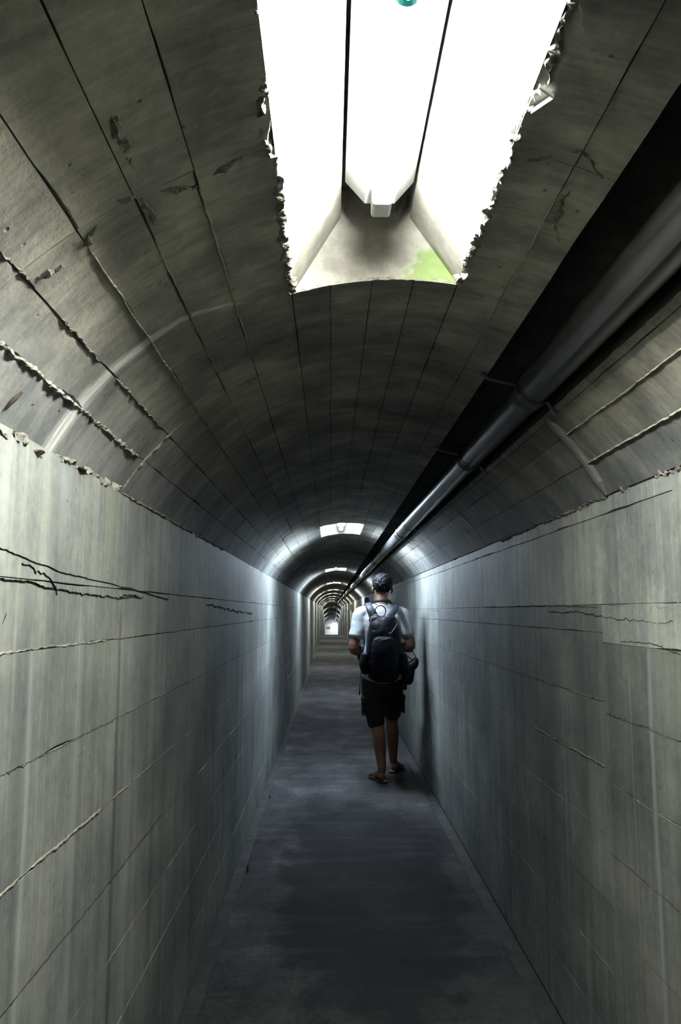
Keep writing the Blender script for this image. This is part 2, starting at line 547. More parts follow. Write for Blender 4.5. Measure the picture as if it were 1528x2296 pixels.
def ridge(name, surf, pts, width, height, mat, parent, jag=0.5, res=0.012, base=0.004, wander=0.0, gaps=0.0):
    """an irregular line of mortar or rubble (height > 0) lying on a surface, along points (u, v)"""
    path = []
    for (a, b) in zip(pts[:-1], pts[1:]):
        n = max(1, int(sqrt((b[0] - a[0]) ** 2 + (b[1] - a[1]) ** 2) / res))
        for i in range(n):
            t = i / n
            path.append((a[0] + (b[0] - a[0]) * t, a[1] + (b[1] - a[1]) * t))
    path.append(pts[-1])
    sd = random.random() * 100
    K = 5
    vs, fs = [], []
    n = len(path)
    for i, (u, v) in enumerate(path):
        p0, p1 = path[max(0, i - 1)], path[min(n - 1, i + 1)]
        du, dv = p1[0] - p0[0], p1[1] - p0[1]
        L = sqrt(du * du + dv * dv) or 1
        cu, cv = -dv / L, du / L
        q = i * res
        wv = wander * nz(q * 9, sd) + wander * 0.7 * nz(q * 30, sd + 5) + wander * 0.7 * nz(q * 85, sd + 15)
        ends = min(1.0, i / 4, (n - 1 - i) / 4)
        live = 1.0 if gaps <= 0 else max(0.0, min(1.0, (nz(q * 6, sd + 33) + 0.6 - gaps) * 4))
        ww = width * (1 + jag * nz(q * 40, sd + 2)) * (0.25 + 0.75 * ends) * (0.15 + 0.85 * live)
        hh = height * (1 + jag * 1.2 * nz(q * 50, sd + 4)) * ends * live
        for j in range(K):
            t = j / (K - 1) * 2 - 1
            jit = jag * width * 0.45 * nz(q * 80, t * 5, sd + 8) if 0 < j < K - 1 else jag * width * 0.35 * nz(q * 60, t * 3, sd)
            h = hh * (1 - t * t) * (1 + jag * nz(q * 90, t * 4, sd + 11)) - (0.004 if j in (0, K - 1) else 0)
            vs.append(surf(u + cu * (ww * t + wv + jit), v + cv * (ww * t + wv + jit), base + h))
    for i in range(n - 1):
        for j in range(K - 1):
            a = i * K + j
            fs.append((a, a + K, a + K + 1, a + 1))
    return pyobj(name, vs, fs, mat, parent, smooth=0)


# ------------------------------------------------------------------ the setting: floor
floor = empty('floor', (0, 0, 0), 'dark stained concrete floor of the tunnel walkway', 'floor', kind='structure')
GL, GR = XL + 0.066, XR - 0.082
slab_y = [YB, 9.85, 16.3, 22.6, 29.0, 35.4, 41.8, 48.0, YE + 2]
for q, (a, b) in enumerate(zip(slab_y[:-1], slab_y[1:])):
    vs, fs = [], []
    n = int((b - a) / (0.05 if q == 0 else 0.25)) if a < 48 else 40
    for i in range(n + 1):
        y = a + 0.004 + (b - a - 0.008) * i / n
        wl = 0.006 * nz(y * 6, 3.1) + 0.004 * nz(y * 25, 1.1)
        c = nz(y * 2.3, 8.8)
        if c > 0.3:
            wl += 0.05 * (c - 0.3)
        wr = 0.006 * nz(y * 6, 5.7) + 0.004 * nz(y * 25, 4.4)
        for x, dz in ((GL + wl, -0.05), (GL + wl, -0.003), (GL + wl + 0.012, 0.0), (0.0, 0.002), (0.15, 0.003), (0.35, 0.001), (GR - wr - 0.012, 0.0), (GR - wr, -0.003), (GR - wr, -0.05)):
            vs.append((x, y, dz - drop_f(y)))
    for i in range(n):
        for j in range(8):
            fs.append((i * 9 + j, (i + 1) * 9 + j, (i + 1) * 9 + j + 1, i * 9 + j + 1))
    pyobj('floor_slab', vs, [f[::-1] for f in fs], M_FLOOR, floor)
for x0, x1, nm in ((XL - 0.02, GL + 0.08, 'gutter'), (GR - 0.05, XR + 0.02, 'gutter')):
    vs, fs = [], []
    ys = [YB, 2, 5, 10, 20, 48, YE + 2]
    for y in ys:
        for x, z in ((x0, -0.030), (x0 + 0.03, -0.036), (x1 - 0.03, -0.036), (x1, -0.040)):
            vs.append((x, y, z - drop_f(y)))
    for i in range(len(ys) - 1):
        for j in range(3):
            fs.append((i * 4 + j, i * 4 + j + 1, (i + 1) * 4 + j + 1, (i + 1) * 4 + j))
    pyobj(nm, vs, fs, M_GUT, floor)

# ------------------------------------------------------------------ walls: backing plus boards cast as panels
wl_root = empty('wall_left', (0, 0, 0), 'grey board marked concrete wall on the left of the tunnel', 'wall', kind='structure')
wr_root = empty('wall_right', (0, 0, 0), 'grey board marked concrete wall on the right of the tunnel', 'wall', kind='structure')


def backing(name, xf, xb, top, mat, root, y0, y1):
    bm = bmesh.new()
    lo = (min(xf, xb), y0, -2.6)
    hi = (max(xf, xb), y1, top)
    box(bm, lo, hi)
    return obj(name, bm, mat, root)


backing('wall_core', XL - 0.004, XL - 0.15, SPR_L, M_BACK, wl_root, YB, NEAR_END)
backing('wall_core', XR + 0.004, XR + 0.15, SPR_R, M_BACK, wr_root, YB, NEAR_END)


def far_wall(name, x, xb, top, mat, root):
    ys = [NEAR_END, 20, 30, 40, 48, 58.5, 66, 75, YE]
    vs, fs = [], []
    for y in ys:
        vs += [(xb, y, -2.6), (x, y, -2.6), (x, y, top - drop_c(y)), (xb, y, top - drop_c(y))]
    for i in range(len(ys) - 1):
        for j in range(4):
            a, b = i * 4 + j, i * 4 + (j + 1) % 4
            fs.append((a, b, b + 4, a + 4))
    fs += [(0, 1, 2, 3), tuple(range(len(vs) - 1, len(vs) - 5, -1))]
    return pyobj(name, vs, fs, mat, root)


far_wall('far_wall_face', XL, XL - 0.15, SPR_L, M_WL, wl_root)
far_wall('far_wall_face', XR, XR + 0.15, SPR_R, M_WR, wr_root)

# rows are heights relative to eye level
left_rows = [-1.44, -1.225, -1.03, -0.84, -0.65, -0.457, -0.265, -0.07, 0.055]
left_cols = [-0.2, 2.0, 3.82, 5.62, 7.42, 9.22, 11.2, NEAR_END]
for ci, (a, b) in enumerate(zip(left_cols[:-1], left_cols[1:])):
    for r0, r1 in zip(left_rows[:-1], left_rows[1:]):
        sh = 0.0 if ci < 1 else random.uniform(-0.012, 0.012)
        if a > 7 and r1 < -1.3:
            continue
        patch('panel', wall_l, a, b, H + r0, H + r1, M_WL, wl_root, base=random.uniform(0.0005, 0.0014) + (0.0006 if ci == 0 else 0),
              amp=0.0004, chip=0.005, res=0.03 if b < 4.5 else 0.09, gap=0.0001 if ci == 0 else 0.0007)
for a, b in zip([-0.2, 4.6, 6.05, 8.6, 11.0], [4.6, 6.05, 8.6, 11.0, NEAR_END]):
    patch('panel', wall_l, a, b, H + 0.055, SPR_L, M_PL, wl_root, base=0.0018, amp=0.0006, chip=0.006, res=0.03 if b < 5 else 0.09, gap=0.0003,
          amps=(1.6, 1.5, 1, 1))
right_near = [-1.44, -1.30, -1.105, -0.907, -0.706, -0.504, -0.306, -0.095, 0.02]
right_far = [-1.44, -1.24, -1.05, -0.86, -0.66, -0.465, -0.27, -0.065, 0.02]
right_cols = [-0.2, 2.40, 4.24, 6.05, 7.85, 9.65, 11.45, NEAR_END]
for ci, (a, b) in enumerate(zip(right_cols[:-1], right_cols[1:])):
    rows = right_near if ci == 0 else right_far
    for r0, r1 in zip(rows[:-1], rows[1:]):
        if a > 7 and r1 < -1.3:
            continue
        patch('panel', wall_r, a, b, H + r0, H + r1, M_PR_LIT if ci == 0 and r1 > 0 else M_WR, wr_root, base=random.uniform(0.0005, 0.0014) + (0.002 if ci == 0 else 0),  # top near row takes the lifted copy: lamp light painted into the concrete
              amp=0.0004, chip=0.005, res=0.03 if b < 4.5 else 0.09, gap=0.0001 if ci == 0 else 0.0007)
for a, b in zip([-0.2, 1.87, 4.24, 6.9, 9.6], [1.87, 4.24, 6.9, 9.6, NEAR_END]):
    near = b <= 1.9
    patch('panel', wall_r, a, b, H + 0.02, SPR_R if near else SPR_R - 0.055, M_PR_LIT if a < 4.2 else M_WR, wr_root, base=0.0015, amp=0.0004, chip=0.004, res=0.03 if b < 5 else 0.09, gap=0.0003)
    if near:
        continue
    patch('panel', wall_r, a, b, SPR_R - 0.055, SPR_R, M_PR_LIT if a < 4.2 else M_WR, wr_root, base=0.0022, amp=0.0006, chip=0.008, res=0.02 if b < 5 else 0.09, gap=0.001,
          amps=(1, 2, 1, 1))

# mortar fins standing proud along some joints, rubble along the springing, cracks
LF = [  # (y0, y1, z) on the left wall
    (0.9, 2.0, -0.457, 0.006, 0.006), (2.0, 3.2, -0.457, 0.004, 0.004), (2.05, 3.5, -0.265, 0.003, 0.003), (0.9, 2.0, -0.07, 0.005, 0.004),
    (2.0, 2.8, -0.07, 0.0025, 0.002), (2.3, 3.7, -0.84, 0.003, 0.003), (0.9, 1.45, -0.65, 0.002, 0.002), (1.9, 2.6, -0.84, 0.002, 0.002),
    (6.0, 7.6, -0.457, 0.003, 0.003), (5.4, 6.2, -0.265, 0.002, 0.002), (1.6, 3.0, -1.03, 0.003, 0.002)]
for y0, y1, z, w, h in LF:
    ridge('mortar_fin', wall_l, [(y0, H + z), ((y0 + y1) / 2, H + z + 0.003), (y1, H + z)], w * .55, h * .5, M_FINW, wl_root, 0.7, 0.007, 0.001, 0.003, 0.38)
RF = [(2.42, 4.0, -0.27, 0.005, 0.004), (2.42, 3.2, -0.065, 0.003, 0.003), (1.6, 2.40, -0.504, 0.006, 0.006), (2.42, 4.0, -0.66, 0.003, 0.003),
      (2.42, 3.6, -0.465, 0.006, 0.005), (1.6, 2.4, -0.907, 0.004, 0.003), (2.42, 3.6, -1.05, 0.003, 0.002), (1.5, 2.3, -0.10, 0.004, 0.003)]
for y0, y1, z, w, h in RF:
    ridge('mortar_fin', wall_r, [(y0, H + z), ((y0 + y1) / 2, H + z - 0.003), (y1, H + z)], w * .55, h * .5, M_FINW, wr_root, 0.7, 0.007, 0.001, 0.003, 0.38)
ridge('mortar_fin', wall_r, [(1.873, H + 0.01), (1.87, H + 0.29)], 0.002, 0.002, M_FINW, wr_root, 0.7, 0.006, 0.001, 0.003, 0.4)
ridge('mortar_fin', wall_r, [(2.402, H - 0.75), (2.40, H - 0.02)], 0.0018, 0.0015, M_FINW, wr_root, 0.7, 0.006, 0.001, 0.003, 0.5)


def crack(surf, root, pts, w=0.003, jag=0.8, base=0.0068, gaps=0.3):
    ridge('crack', surf, [(y, H + z) for y, z in pts], w * 0.19, 0.0003, M_CRACK, root, 1.0, 0.004, base - 0.0055, w * 1.6, gaps + 0.26)


crack(wall_l, wl_root, [(0.95, 0.122), (1.30, 0.098), (1.55, 0.077), (2.1, 0.060), (2.6, 0.038)], 0.0014, 0.8, 0.0095, 0.35)
crack(wall_l, wl_root, [(1.36, 0.083), (1.40, 0.078), (1.425, 0.068), (1.435, 0.073), (1.50, 0.060), (1.53, 0.045), (1.54, 0.030)], 0.0035, 0.9, 0.0095, 0.1)
crack(wall_l, wl_root, [(0.9, 0.062), (1.2, 0.056), (1.45, 0.046), (1.7, 0.036), (2.0, 0.034), (2.25, 0.040)], 0.0026, 0.9, 0.0095, 0.3)
crack(wall_l, wl_root, [(2.0, 0.036), (2.06, 0.040), (2.2, 0.043)], 0.005, 1.0, 0.0095, 0.2)
crack(wall_l, wl_root, [(3.4, 0.03), (4.2, 0.005), (5.0, -0.01), (5.4, -0.02)], 0.006, 1.0, 0.0095, 0.15)
crack(wall_l, wl_root, [(0.9, -0.262), (1.5, -0.267), (2.0, -0.266)], 0.0032, 0.8, 0.0075, 0.3)
crack(wall_l, wl_root, [(1.0, -0.652), (2.1, -0.650), (2.6, -0.640)], 0.0022, 0.7, 0.0075, 0.15)
crack(wall_r, wr_root, [(2.42, 0.012), (2.7, 0.016), (3.2, 0.02), (4.2, 0.018)], 0.0032, 0.9, 0.0085, 0.35)
crack(wall_r, wr_root, [(1.75, -0.005), (1.87, 0.004), (2.1, 0.012), (2.4, 0.02)], 0.003, 0.9, 0.0085, 0.3)
crack(wall_r, wr_root, [(1.9, -0.028), (2.02, -0.034), (2.2, -0.028), (2.6, -0.006), (3.0, 0.002)], 0.004, 1.0, 0.0095, 0.3)
crack(wall_r, wr_root, [(1.66, -0.112), (1.85, -0.104), (1.95, -0.094), (2.03, -0.083), (2.15, -0.082), (2.25, -0.088)], 0.0034, 1.0, 0.0095, 0.1)
crack(wall_r, wr_root, [(1.6, -0.308), (1.85, -0.306), (2.1, -0.304), (2.39, -0.303)], 0.004, 0.7, 0.0095, 0.1)
crack(wall_r, wr_root, [(2.42, -0.272), (2.6, -0.272), (3.2, -0.270)], 0.004, 0.8, 0.0068, 0.35)
crack(wall_r, wr_root, [(2.45, -0.468), (2.8, -0.470), (3.2, -0.465)], 0.005, 1.0, 0.0068, 0.35)
crack(wall_r, wr_root, [(1.62, -0.706), (2.0, -0.706), (2.4, -0.705)], 0.003, 0.8, 0.0095, 0.25)
crack(wall_r, wr_root, [(5.3, -0.05), (6.0, -0.06), (6.8, -0.07)], 0.004, 0.9, 0.006, 0.3)
crack(wall_r, wr_root, [(4.3, 0.02), (5.0, 0.01), (5.6, -0.005), (6.6, 0.01)], 0.006, 1.0, 0.006, 0.25)
# rubble bands where the walls meet the vault
ridge('rubble_joint', wall_l, [(0.8, SPR_L - 0.026), (1.25, SPR_L - 0.014), (1.6, SPR_L - 0.004), (1.98, SPR_L)], 0.009, 0.008, M_CRUMB, wl_root, 1.1, 0.004, -0.002, 0.012, 0.12)
ridge('rubble_joint', wall_l, [(1.98, SPR_L - 0.004), (3.0, SPR_L - 0.003), (3.9, SPR_L)], 0.005, 0.005, M_CRUMB, wl_root, 0.8, 0.008, 0.002, 0.004, 0.1)
ridge('rubble_joint', wall_r, [(1.5, SPR_R), (1.9, SPR_R - 0.004), (2.3, SPR_R - 0.006)], 0.010, 0.008, M_CRUMB, wr_root, 1.1, 0.004, 0.0, 0.010, 0.12)
ridge('rubble_joint', wall_r, [(2.3, SPR_R - 0.006), (3.0, SPR_R - 0.006), (3.8, SPR_R - 0.004)], 0.008, 0.007, M_CRUMB, wr_root, 0.9, 0.006, 0.002, 0.005, 0.1)
# small spalls
for surf, root, spots in ((wall_r, wr_root, [(1.86, -0.18), (1.83, -0.28), (1.80, -0.36), (1.77, -0.43), (1.78, -0.50), (1.83, -0.55), (1.75, -0.70), (1.73, -0.80)]),
                          (wall_l, wl_root, [(1.58, -0.62), (1.50, -0.64), (1.86, -0.60), (1.74, -0.16), (1.74, -0.30), (1.30, -0.01), (2.35, -0.33)])):
    for y, z in spots:
        ridge('spall', surf, [(y - 0.006, H + z - 0.012), (y + 0.004, H + z), (y + 0.010, H + z + 0.008)], 0.003, 0.002, M_CRACK, root, 1.0, 0.004, 0.001, 0.004)

# ------------------------------------------------------------------ vault
ceil = empty('ceiling', (0, 0, 0), 'board marked concrete barrel vault over the tunnel', 'ceiling', kind='structure')
ph_n0, ph_n1 = phi_of(NX0, 0.684), phi_of(NX1, 0.703)
ph_c0, ph_c1 = phi_of(*CHASE_A), phi_of(*CHASE_B)
niches = [(f - NICHE_LEN, f) for f in NICHE_FAR]


def shell(s0, s1, ya, yb, mat, off, nseg=6):
    ys = [ya]
    for b in (4, 8, NEAR_END, 20, 30, 40, 50, 58.5, 66, 75):
        if ya < b < yb:
            ys.append(b)
    ys.append(yb)
    vs, fs = [], []
    for y in ys:
        for j in range(nseg + 1):
            vs.append(vault(y, s0 + (s1 - s0) * j / nseg, off))
    for i in range(len(ys) - 1):
        for j in range(nseg):
            a = i * (nseg + 1) + j
            fs.append((a, a + nseg + 1, a + nseg + 2, a + 1))
    return pyobj('vault_shell', vs, fs, mat, ceil, smooth=len(fs))


sL, sN0, sN1, sC0, sC1, sR = PHI_L * R, ph_n0 * R, ph_n1 * R, ph_c0 * R, ph_c1 * R, PHI_R * R
for s0, s1, n in ((sL - 0.01, sN0, 16), (sN1, sC0, 6), (sC1, sR + 0.012, 8)):
    shell(s0, s1, YB, NEAR_END, M_BACK, -0.005, n)
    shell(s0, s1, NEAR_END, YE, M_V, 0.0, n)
gaps_y = [YB] + [v for n in niches for v in n] + [YE]
for a, b in zip(gaps_y[::2], gaps_y[1::2]):
    if a < NEAR_END:
        shell(sN0, sN1, a, min(b, NEAR_END), M_BACK, -0.005, 8)
    if b > NEAR_END:
        shell(sN0, sN1, max(a, NEAR_END), b, M_V, 0.0, 8)

jl = [PHI_L] + [phi_of(*p) for p in ((-0.491, 0.393), (-0.431, 0.464), (-0.358, 0.532), (-0.283, 0.588), (-0.198, 0.633))] + [ph_n0]
jm = [ph_n0, phi_of(0.0, 0.70), phi_of(0.09, 0.71), phi_of(0.18, 0.711), ph_n1]
jr1 = [ph_n1, phi_of(0.375, 0.68), ph_c0]
jr2 = [ph_c1, phi_of(0.632, 0.545), phi_of(0.684, 0.507), phi_of(0.757, 0.432), PHI_R]
rings = [0.0, 1.05, 2.06, 3.97, 5.82, 7.7, 9.55, 11.4, NEAR_END]


def ring_skew(s):
    t = (s - sL) / (sR - sL)
    return 0.16 * t - 0.03


for ri, (a, b) in enumerate(zip(rings[:-1], rings[1:])):
    fine = 0.016 if b < 2.2 else (0.04 if b < 4.2 else 0.11)
    for js in (jl, jr1, jr2):
        for q, (p0, p1) in enumerate(zip(js[:-1], js[1:])):
            low = p0 == PHI_L or p1 == PHI_R
            ed = [1.0, 1.0, 1.0, 1.0]
            if js is jl and q == len(jl) - 2 and b < 2.2:
                ed[1] = 9.0                            # crumbled recess edge
            if js is jr1 and q == 0 and b < 2.2:
                ed[0] = 9.0
            if js is jl and q < 2 and b < 2.2:
                ed[0] = ed[1] = 2.0
            if ri <= 1:
                ed[3 if ri == 0 else 2] = 2.4          # ragged ring joint overhead
            last = ri == len(rings) - 2
            patch('board', vault, a, b if not last else b - 0.15, p0 * R, p1 * R, M_V, ceil, base=random.uniform(0.0, 0.0022) + (0.0012 if ri == 0 else 0),
                  amp=0.0006 if b < 4 else 0.0004, chip=0.006, res=fine, gap=0.0002, skew=ring_skew, amps=ed)
    for p0, p1 in zip(jm[:-1], jm[1:]):
        segs = [(a, b)]
        for n0, n1 in niches[:3]:
            new = []
            for s0, s1 in segs:
                if n1 <= s0 or n0 >= s1:
                    new.append((s0, s1))
                else:
                    if n0 - s0 > 0.05:
                        new.append((s0, n0))
                    if s1 - n1 > 0.05:
                        new.append((n1, s1))
            segs = new
        for s0, s1 in segs:
            on0 = any(abs(s0 - n1) < 1e-6 for _, n1 in niches)
            on1 = any(abs(s1 - n0) < 1e-6 for n0, _ in niches)
            o0, o1 = (0 if on0 else 0.07), (0 if on1 else 0.07)
            if ri == len(rings) - 2 and not on1:
                o1 -= 0.10
            patch('board', vault, s0 + o0, s1 + o1, p0 * R, p1 * R, M_V, ceil, base=random.uniform(0.0, 0.0015), amp=0.0004, chip=0.003, res=fine, gap=0.0003)

# fins and rubble on the vault near the camera
def vr(name, pts, w, h, mat=None, jag=0.5, gaps=0.2, wander=0.003, base=0.005, res=0.009):
    k = 1.0 if name == 'mortar_band' else 0.55
    ridge(name, vault, pts, w * k, h * k * 0.9, mat or M_FIN, ceil, jag, res, base - 0.003, wander, gaps)


def sj(x, z):
    return phi_of(x, z) * R


J1, J2, J3, J4, J5 = sj(-0.491, 0.393), sj(-0.431, 0.464), sj(-0.358, 0.532), sj(-0.283, 0.588), sj(-0.198, 0.633)
vr('rubble_joint', [(0.9, J1 + 0.004), (1.5, J1), (2.0, J1)], 0.010, 0.010, M_CRUMB, 0.9, 0.1, 0.005, 0.002, 0.006)
vr('rubble_joint', [(0.9, J2 + 0.002), (1.5, J2), (1.98, J2)], 0.0065, 0.006, M_CRUMB, 0.9, 0.25, 0.004, 0.003, 0.006)
vr('mortar_fin', [(1.1, J3), (2.03, J3)], 0.004, 0.005, None, 0.6, 0.2)
vr('mortar_fin', [(1.2, J4), (2.05, J4)], 0.003, 0.004, None, 0.6, 0.25)
vr('mortar_fin', [(1.1, J5), (1.9, J5)], 0.004, 0.005, None, 0.6, 0.2)
vr('mortar_fin', [(2.05, J3), (3.0, J3)], 0.003, 0.004, None, 0.6, 0.2)
vr('mortar_fin', [(2.06, J4), (2.6, J4)], 0.003, 0.004, None, 0.6, 0.25)
vr('mortar_fin', [(1.5, sN0 - 0.01), (2.0, sN0 - 0.005)], 0.0025, 0.003, None, 0.6, 0.35)
vr('rubble_joint', [(2.03, sL + 0.005), (2.04, J1), (2.05, J2), (2.06, J3 - 0.03)], 0.008, 0.007, M_CRUMB, 0.9, 0.1, 0.005, 0.004, 0.007)
for q in range(5):                                                            # ragged overhead ring joint
    s0 = sL + 0.20 + q * 0.075
    vr('mortar_fin', [(1.07 + 0.03 * sin(q * 2.1), s0), (1.08 + 0.03 * sin(q * 2.1 + 1.4), s0 + 0.07)], 0.012, 0.014, M_CRUMB, 0.9, 0.15, 0.008, 0.002, 0.006)
vr('mortar_fin', [(0.86, J4 + 0.01), (0.95, J4 + 0.02), (1.07, J4 + 0.01), (1.16, J4 + 0.015)], 0.016, 0.016, M_CRUMB, 0.8, 0.1, 0.006, 0.002, 0.007)
vr('mortar_fin', [(1.15, sN1 + 0.02), (1.08, sN1 + 0.10), (1.14, sC0 - 0.012)], 0.010, 0.010, M_CRUMB, 0.9, 0.1, 0.006, 0.002, 0.006)
vr('mortar_fin', [(1.18, sj(0.375, 0.68) + 0.012), (1.30, sj(0.375, 0.68) + 0.018), (1.36, sC0 - 0.02)], 0.012, 0.009, M_CRUMB, 0.9, 0.1, 0.006, 0.002, 0.006)
vr('mortar_fin', [(1.2, sj(0.375, 0.68)), (1.9, sj(0.375, 0.68))], 0.0035, 0.004, None, 0.6, 0.15)
jrb, jrc, jrd = sj(0.632, 0.545), sj(0.684, 0.507), sj(0.757, 0.432)
vr('mortar_fin', [(1.4, jrc), (2.27, jrc)], 0.005, 0.006, None, 0.5, 0.05)
vr('mortar_fin', [(1.4, jrd), (2.28, jrd)], 0.006, 0.008, None, 0.6, 0.05)
vr('mortar_fin', [(1.9, jrb), (2.25, jrb)], 0.002, 0.003, None, 0.5, 0.15)
vr('mortar_fin', [(1.2, sC1 + 0.003), (2.2, sC1 + 0.003)], 0.003, 0.003, None, 0.5, 0.1)
vr('mortar_band', [(2.21, sC1 + 0.006), (2.24, jrc), (2.27, jrd), (2.30, sR - 0.004)], 0.032, 0.006, M_BAND, 0.12, 0.0, 0.003, 0.007, 0.012)
# crumbled edge of the nearest recess
for sx, sg in ((sN0 - 0.002, -1), (sN1 + 0.002, 1)):
    vr('crumbled_edge', [(0.74, sx + sg * 0.010), (0.9, sx + sg * 0.008), (1.05, sx + sg * 0.006), (1.25, sx + sg * 0.002), (1.62, sx)], 0.020, 0.011, M_CRUMB, 1.1, 0.12, 0.010, 0.002, 0.004)
vr('crumbled_edge', [(1.622, sN0), (1.622, sN1)], 0.005, 0.003, M_CRUMB, 0.8, 0.0, 0.003, 0.002, 0.006)
# dark rusted wedge stuck in the low left board
ridge('rust_mark', vault, [(1.262, sL + 0.026), (1.264, sL + 0.040), (1.275, sL + 0.066)], 0.006, 0.002, M_RUST, ceil, 0.4, 0.005, 0.004, 0.001)

# pipe chase in the vault
A, B = CHASE_A, CHASE_B
nx_, nz_ = sin((ph_c0 + ph_c1) / 2), cos((ph_c0 + ph_c1) / 2)
DEP = 0.115
prof = [(A[0], A[1] + H), (A[0] + nx_ * DEP, A[1] + nz_ * DEP + H), (B[0] + nx_ * DEP, B[1] + nz_ * DEP + H), (B[0], B[1] + H)]
vs, fs = [], []
ys = [YB] + [0.5 * i for i in range(0, 27)] + [20, 30, 40, 50, 58.5, 70, YE]
for y in ys:
    for q, (x, z) in enumerate(prof):
        vs.append((x, y, z - drop_c(y)))
for i in range(len(ys) - 1):
    for j in range(3):
        a = i * 4 + j
        fs.append((a, a + 4, a + 5, a + 1))
pyobj('pipe_chase', vs, fs, M_CHASE, ceil)

# lamp recesses: a tapering slot with end walls
n_top0, n_top1 = 0.0975 - 0.076, 0.0975 + 0.076
for q, (n0, n1) in enumerate(niches):
    dz = drop_c((n0 + n1) / 2)
    vs, fs = [], []
    rows = 5
    for y in (n0, n1):
        for r in range(rows):
            t = r / (rows - 1)
            for j in range(9):
                u = j / 8
                ph = ph_n0 + (ph_n1 - ph_n0) * u
                b = Vector((CX + R * sin(ph), 0, CZ + R * cos(ph)))
                tp = Vector((n_top0 + (n_top1 - n_top0) * u, 0, NTOP))
                p = b.lerp(Vector((tp.x, 0, H + 0.853)), t / 0.75) if r < 4 else tp.copy()
                p.y = y + (0.0 if r == 0 else (0.003 * nz(u * 5, t * 5, q)))
                p.z -= dz
                vs.append(p)
    def I(e, r, j):
        return (e * rows + r) * 9 + j
    for e in (0, 1):
        for r in range(rows - 1):
            for j in range(8):
                f = (I(e, r, j), I(e, r, j + 1), I(e, r + 1, j + 1), I(e, r + 1, j))
                fs.append(f if e else f[::-1])
    for r in range(rows - 1):
        fs.append((I(0, r, 0), I(0, r + 1, 0), I(1, r + 1, 0), I(1, r, 0)))
        fs.append((I(0, r, 8), I(1, r, 8), I(1, r + 1, 8), I(0, r + 1, 8)))
    for j in range(8):
        fs.append((I(0, rows - 1, j), I(0, rows - 1, j + 1), I(1, rows - 1, j + 1), I(1, rows - 1, j)))
    pyobj('lamp_recess', vs, fs, M_NICHE, ceil)

# end wall
bm = bmesh.new()
box(bm, (-1.2, YE, -3.2), (1.5, YE + 0.15, 1.6))
wb = tag(obj('wall_back', bm, M_ENDW), 'bright white wall closing the far end of the tunnel', 'wall', kind='structure')

# ------------------------------------------------------------------ lamps in the recesses
def cyl(bm, p0, p1, r0, r1=None, n=14, cap=True):
    r1 = r0 if r1 is None else r1
    p0, p1 = Vector(p0), Vector(p1)
    d = (p1 - p0).normalized()
    a = d.orthogonal().normalized()
    b = d.cross(a)
    rs = []
    for p, r in ((p0, r0), (p1, r1)):
        rs.append([bm.verts.new(p + a * (r * cos(2 * pi * i / n)) + b * (r * sin(2 * pi * i / n))) for i in range(n)])
    for i in range(n):
        bm.faces.new((rs[0][i], rs[0][(i + 1) % n], rs[1][(i + 1) % n], rs[1][i]))
    if cap:
        bm.faces.new(rs[0][::-1])
        bm.faces.new(rs[1])


tube_cols = [((0.985, 1.0, 0.90), 1.0), ((0.72, 0.86, 1.0), 1.55), ((0.74, 0.87, 1.0), 1.5), ((0.90, 0.96, 1.0), 1.5), ((1.0, 0.96, 0.82), 1.5),
             ((0.84, 1.0, 0.88), 1.5), ((1.0, 0.92, 0.85), 1.5), ((0.9, 1.0, 0.9), 1.5), ((1.0, 0.95, 0.9), 1.5), ((0.9, 0.97, 1.0), 1.5),
             ((1.0, 0.93, 0.88), 1.5), ((0.85, 1.0, 0.95), 1.5), ((0.88, 0.96, 1.0), 1.6)]
ordn = ['', 'second', 'third', 'fourth', 'fifth', 'sixth', 'seventh', 'eighth', 'ninth', 'tenth', 'eleventh', 'twelfth', 'thirteenth']
LX = 0.0975
L0 = NICHE_FAR[0]
Y0, Y1 = L0 - 0.80, L0 - 0.22              # tube ends of the first lamp


def make_lamp():
    base = Vector((LX, (Y0 + Y1) / 2, NTOP))
    r = empty('fluorescent_lamp', base, '', 'lamp', 'fluorescent lamps in the ceiling recesses')
    hl = (Y1 - Y0) / 2
    bm = bmesh.new()
    box(bm, (-0.040, -hl - 0.02, -0.030), (0.040, hl + 0.08, -0.001), 0.003)
    obj('housing', bm, M_STEEL, r)
    # white trapezoid reflector, open at the bottom where the tube sits
    pts = [(-0.069, -0.052), (-0.066, -0.030), (0.066, -0.030), (0.069, -0.052), (0.030, -0.098), (-0.030, -0.098)]
    bm = bmesh.new()
    ra = [bm.verts.new((x, -hl - 0.02, z)) for x, z in pts]
    rb = [bm.verts.new((x, hl + 0.08, z)) for x, z in pts]
    for i in range(6):
        j = (i + 1) % 6
        bm.faces.new((ra[i], ra[j], rb[j], rb[i]))
    bm.faces.new(ra[::-1])
    bm.faces.new(rb)
    obj('reflector', bm, M_WHITE, r)
    bm = bmesh.new()
    cyl(bm, (0, -hl, -0.122), (0, hl, -0.122), 0.0165, n=16)
    tb = obj('tube', bm, None, r, True)
    for s in (-1, 1):
        bm = bmesh.new()
        e0, e1 = hl + 0.001, hl + (0.06 if s > 0 else 0.02)
        box(bm, (-0.019, min(s * e0, s * e1), -0.140), (0.019, max(s * e0, s * e1), -0.097), 0.006)
        obj('lamp_holder', bm, M_WHITE, r)
    return r, tb


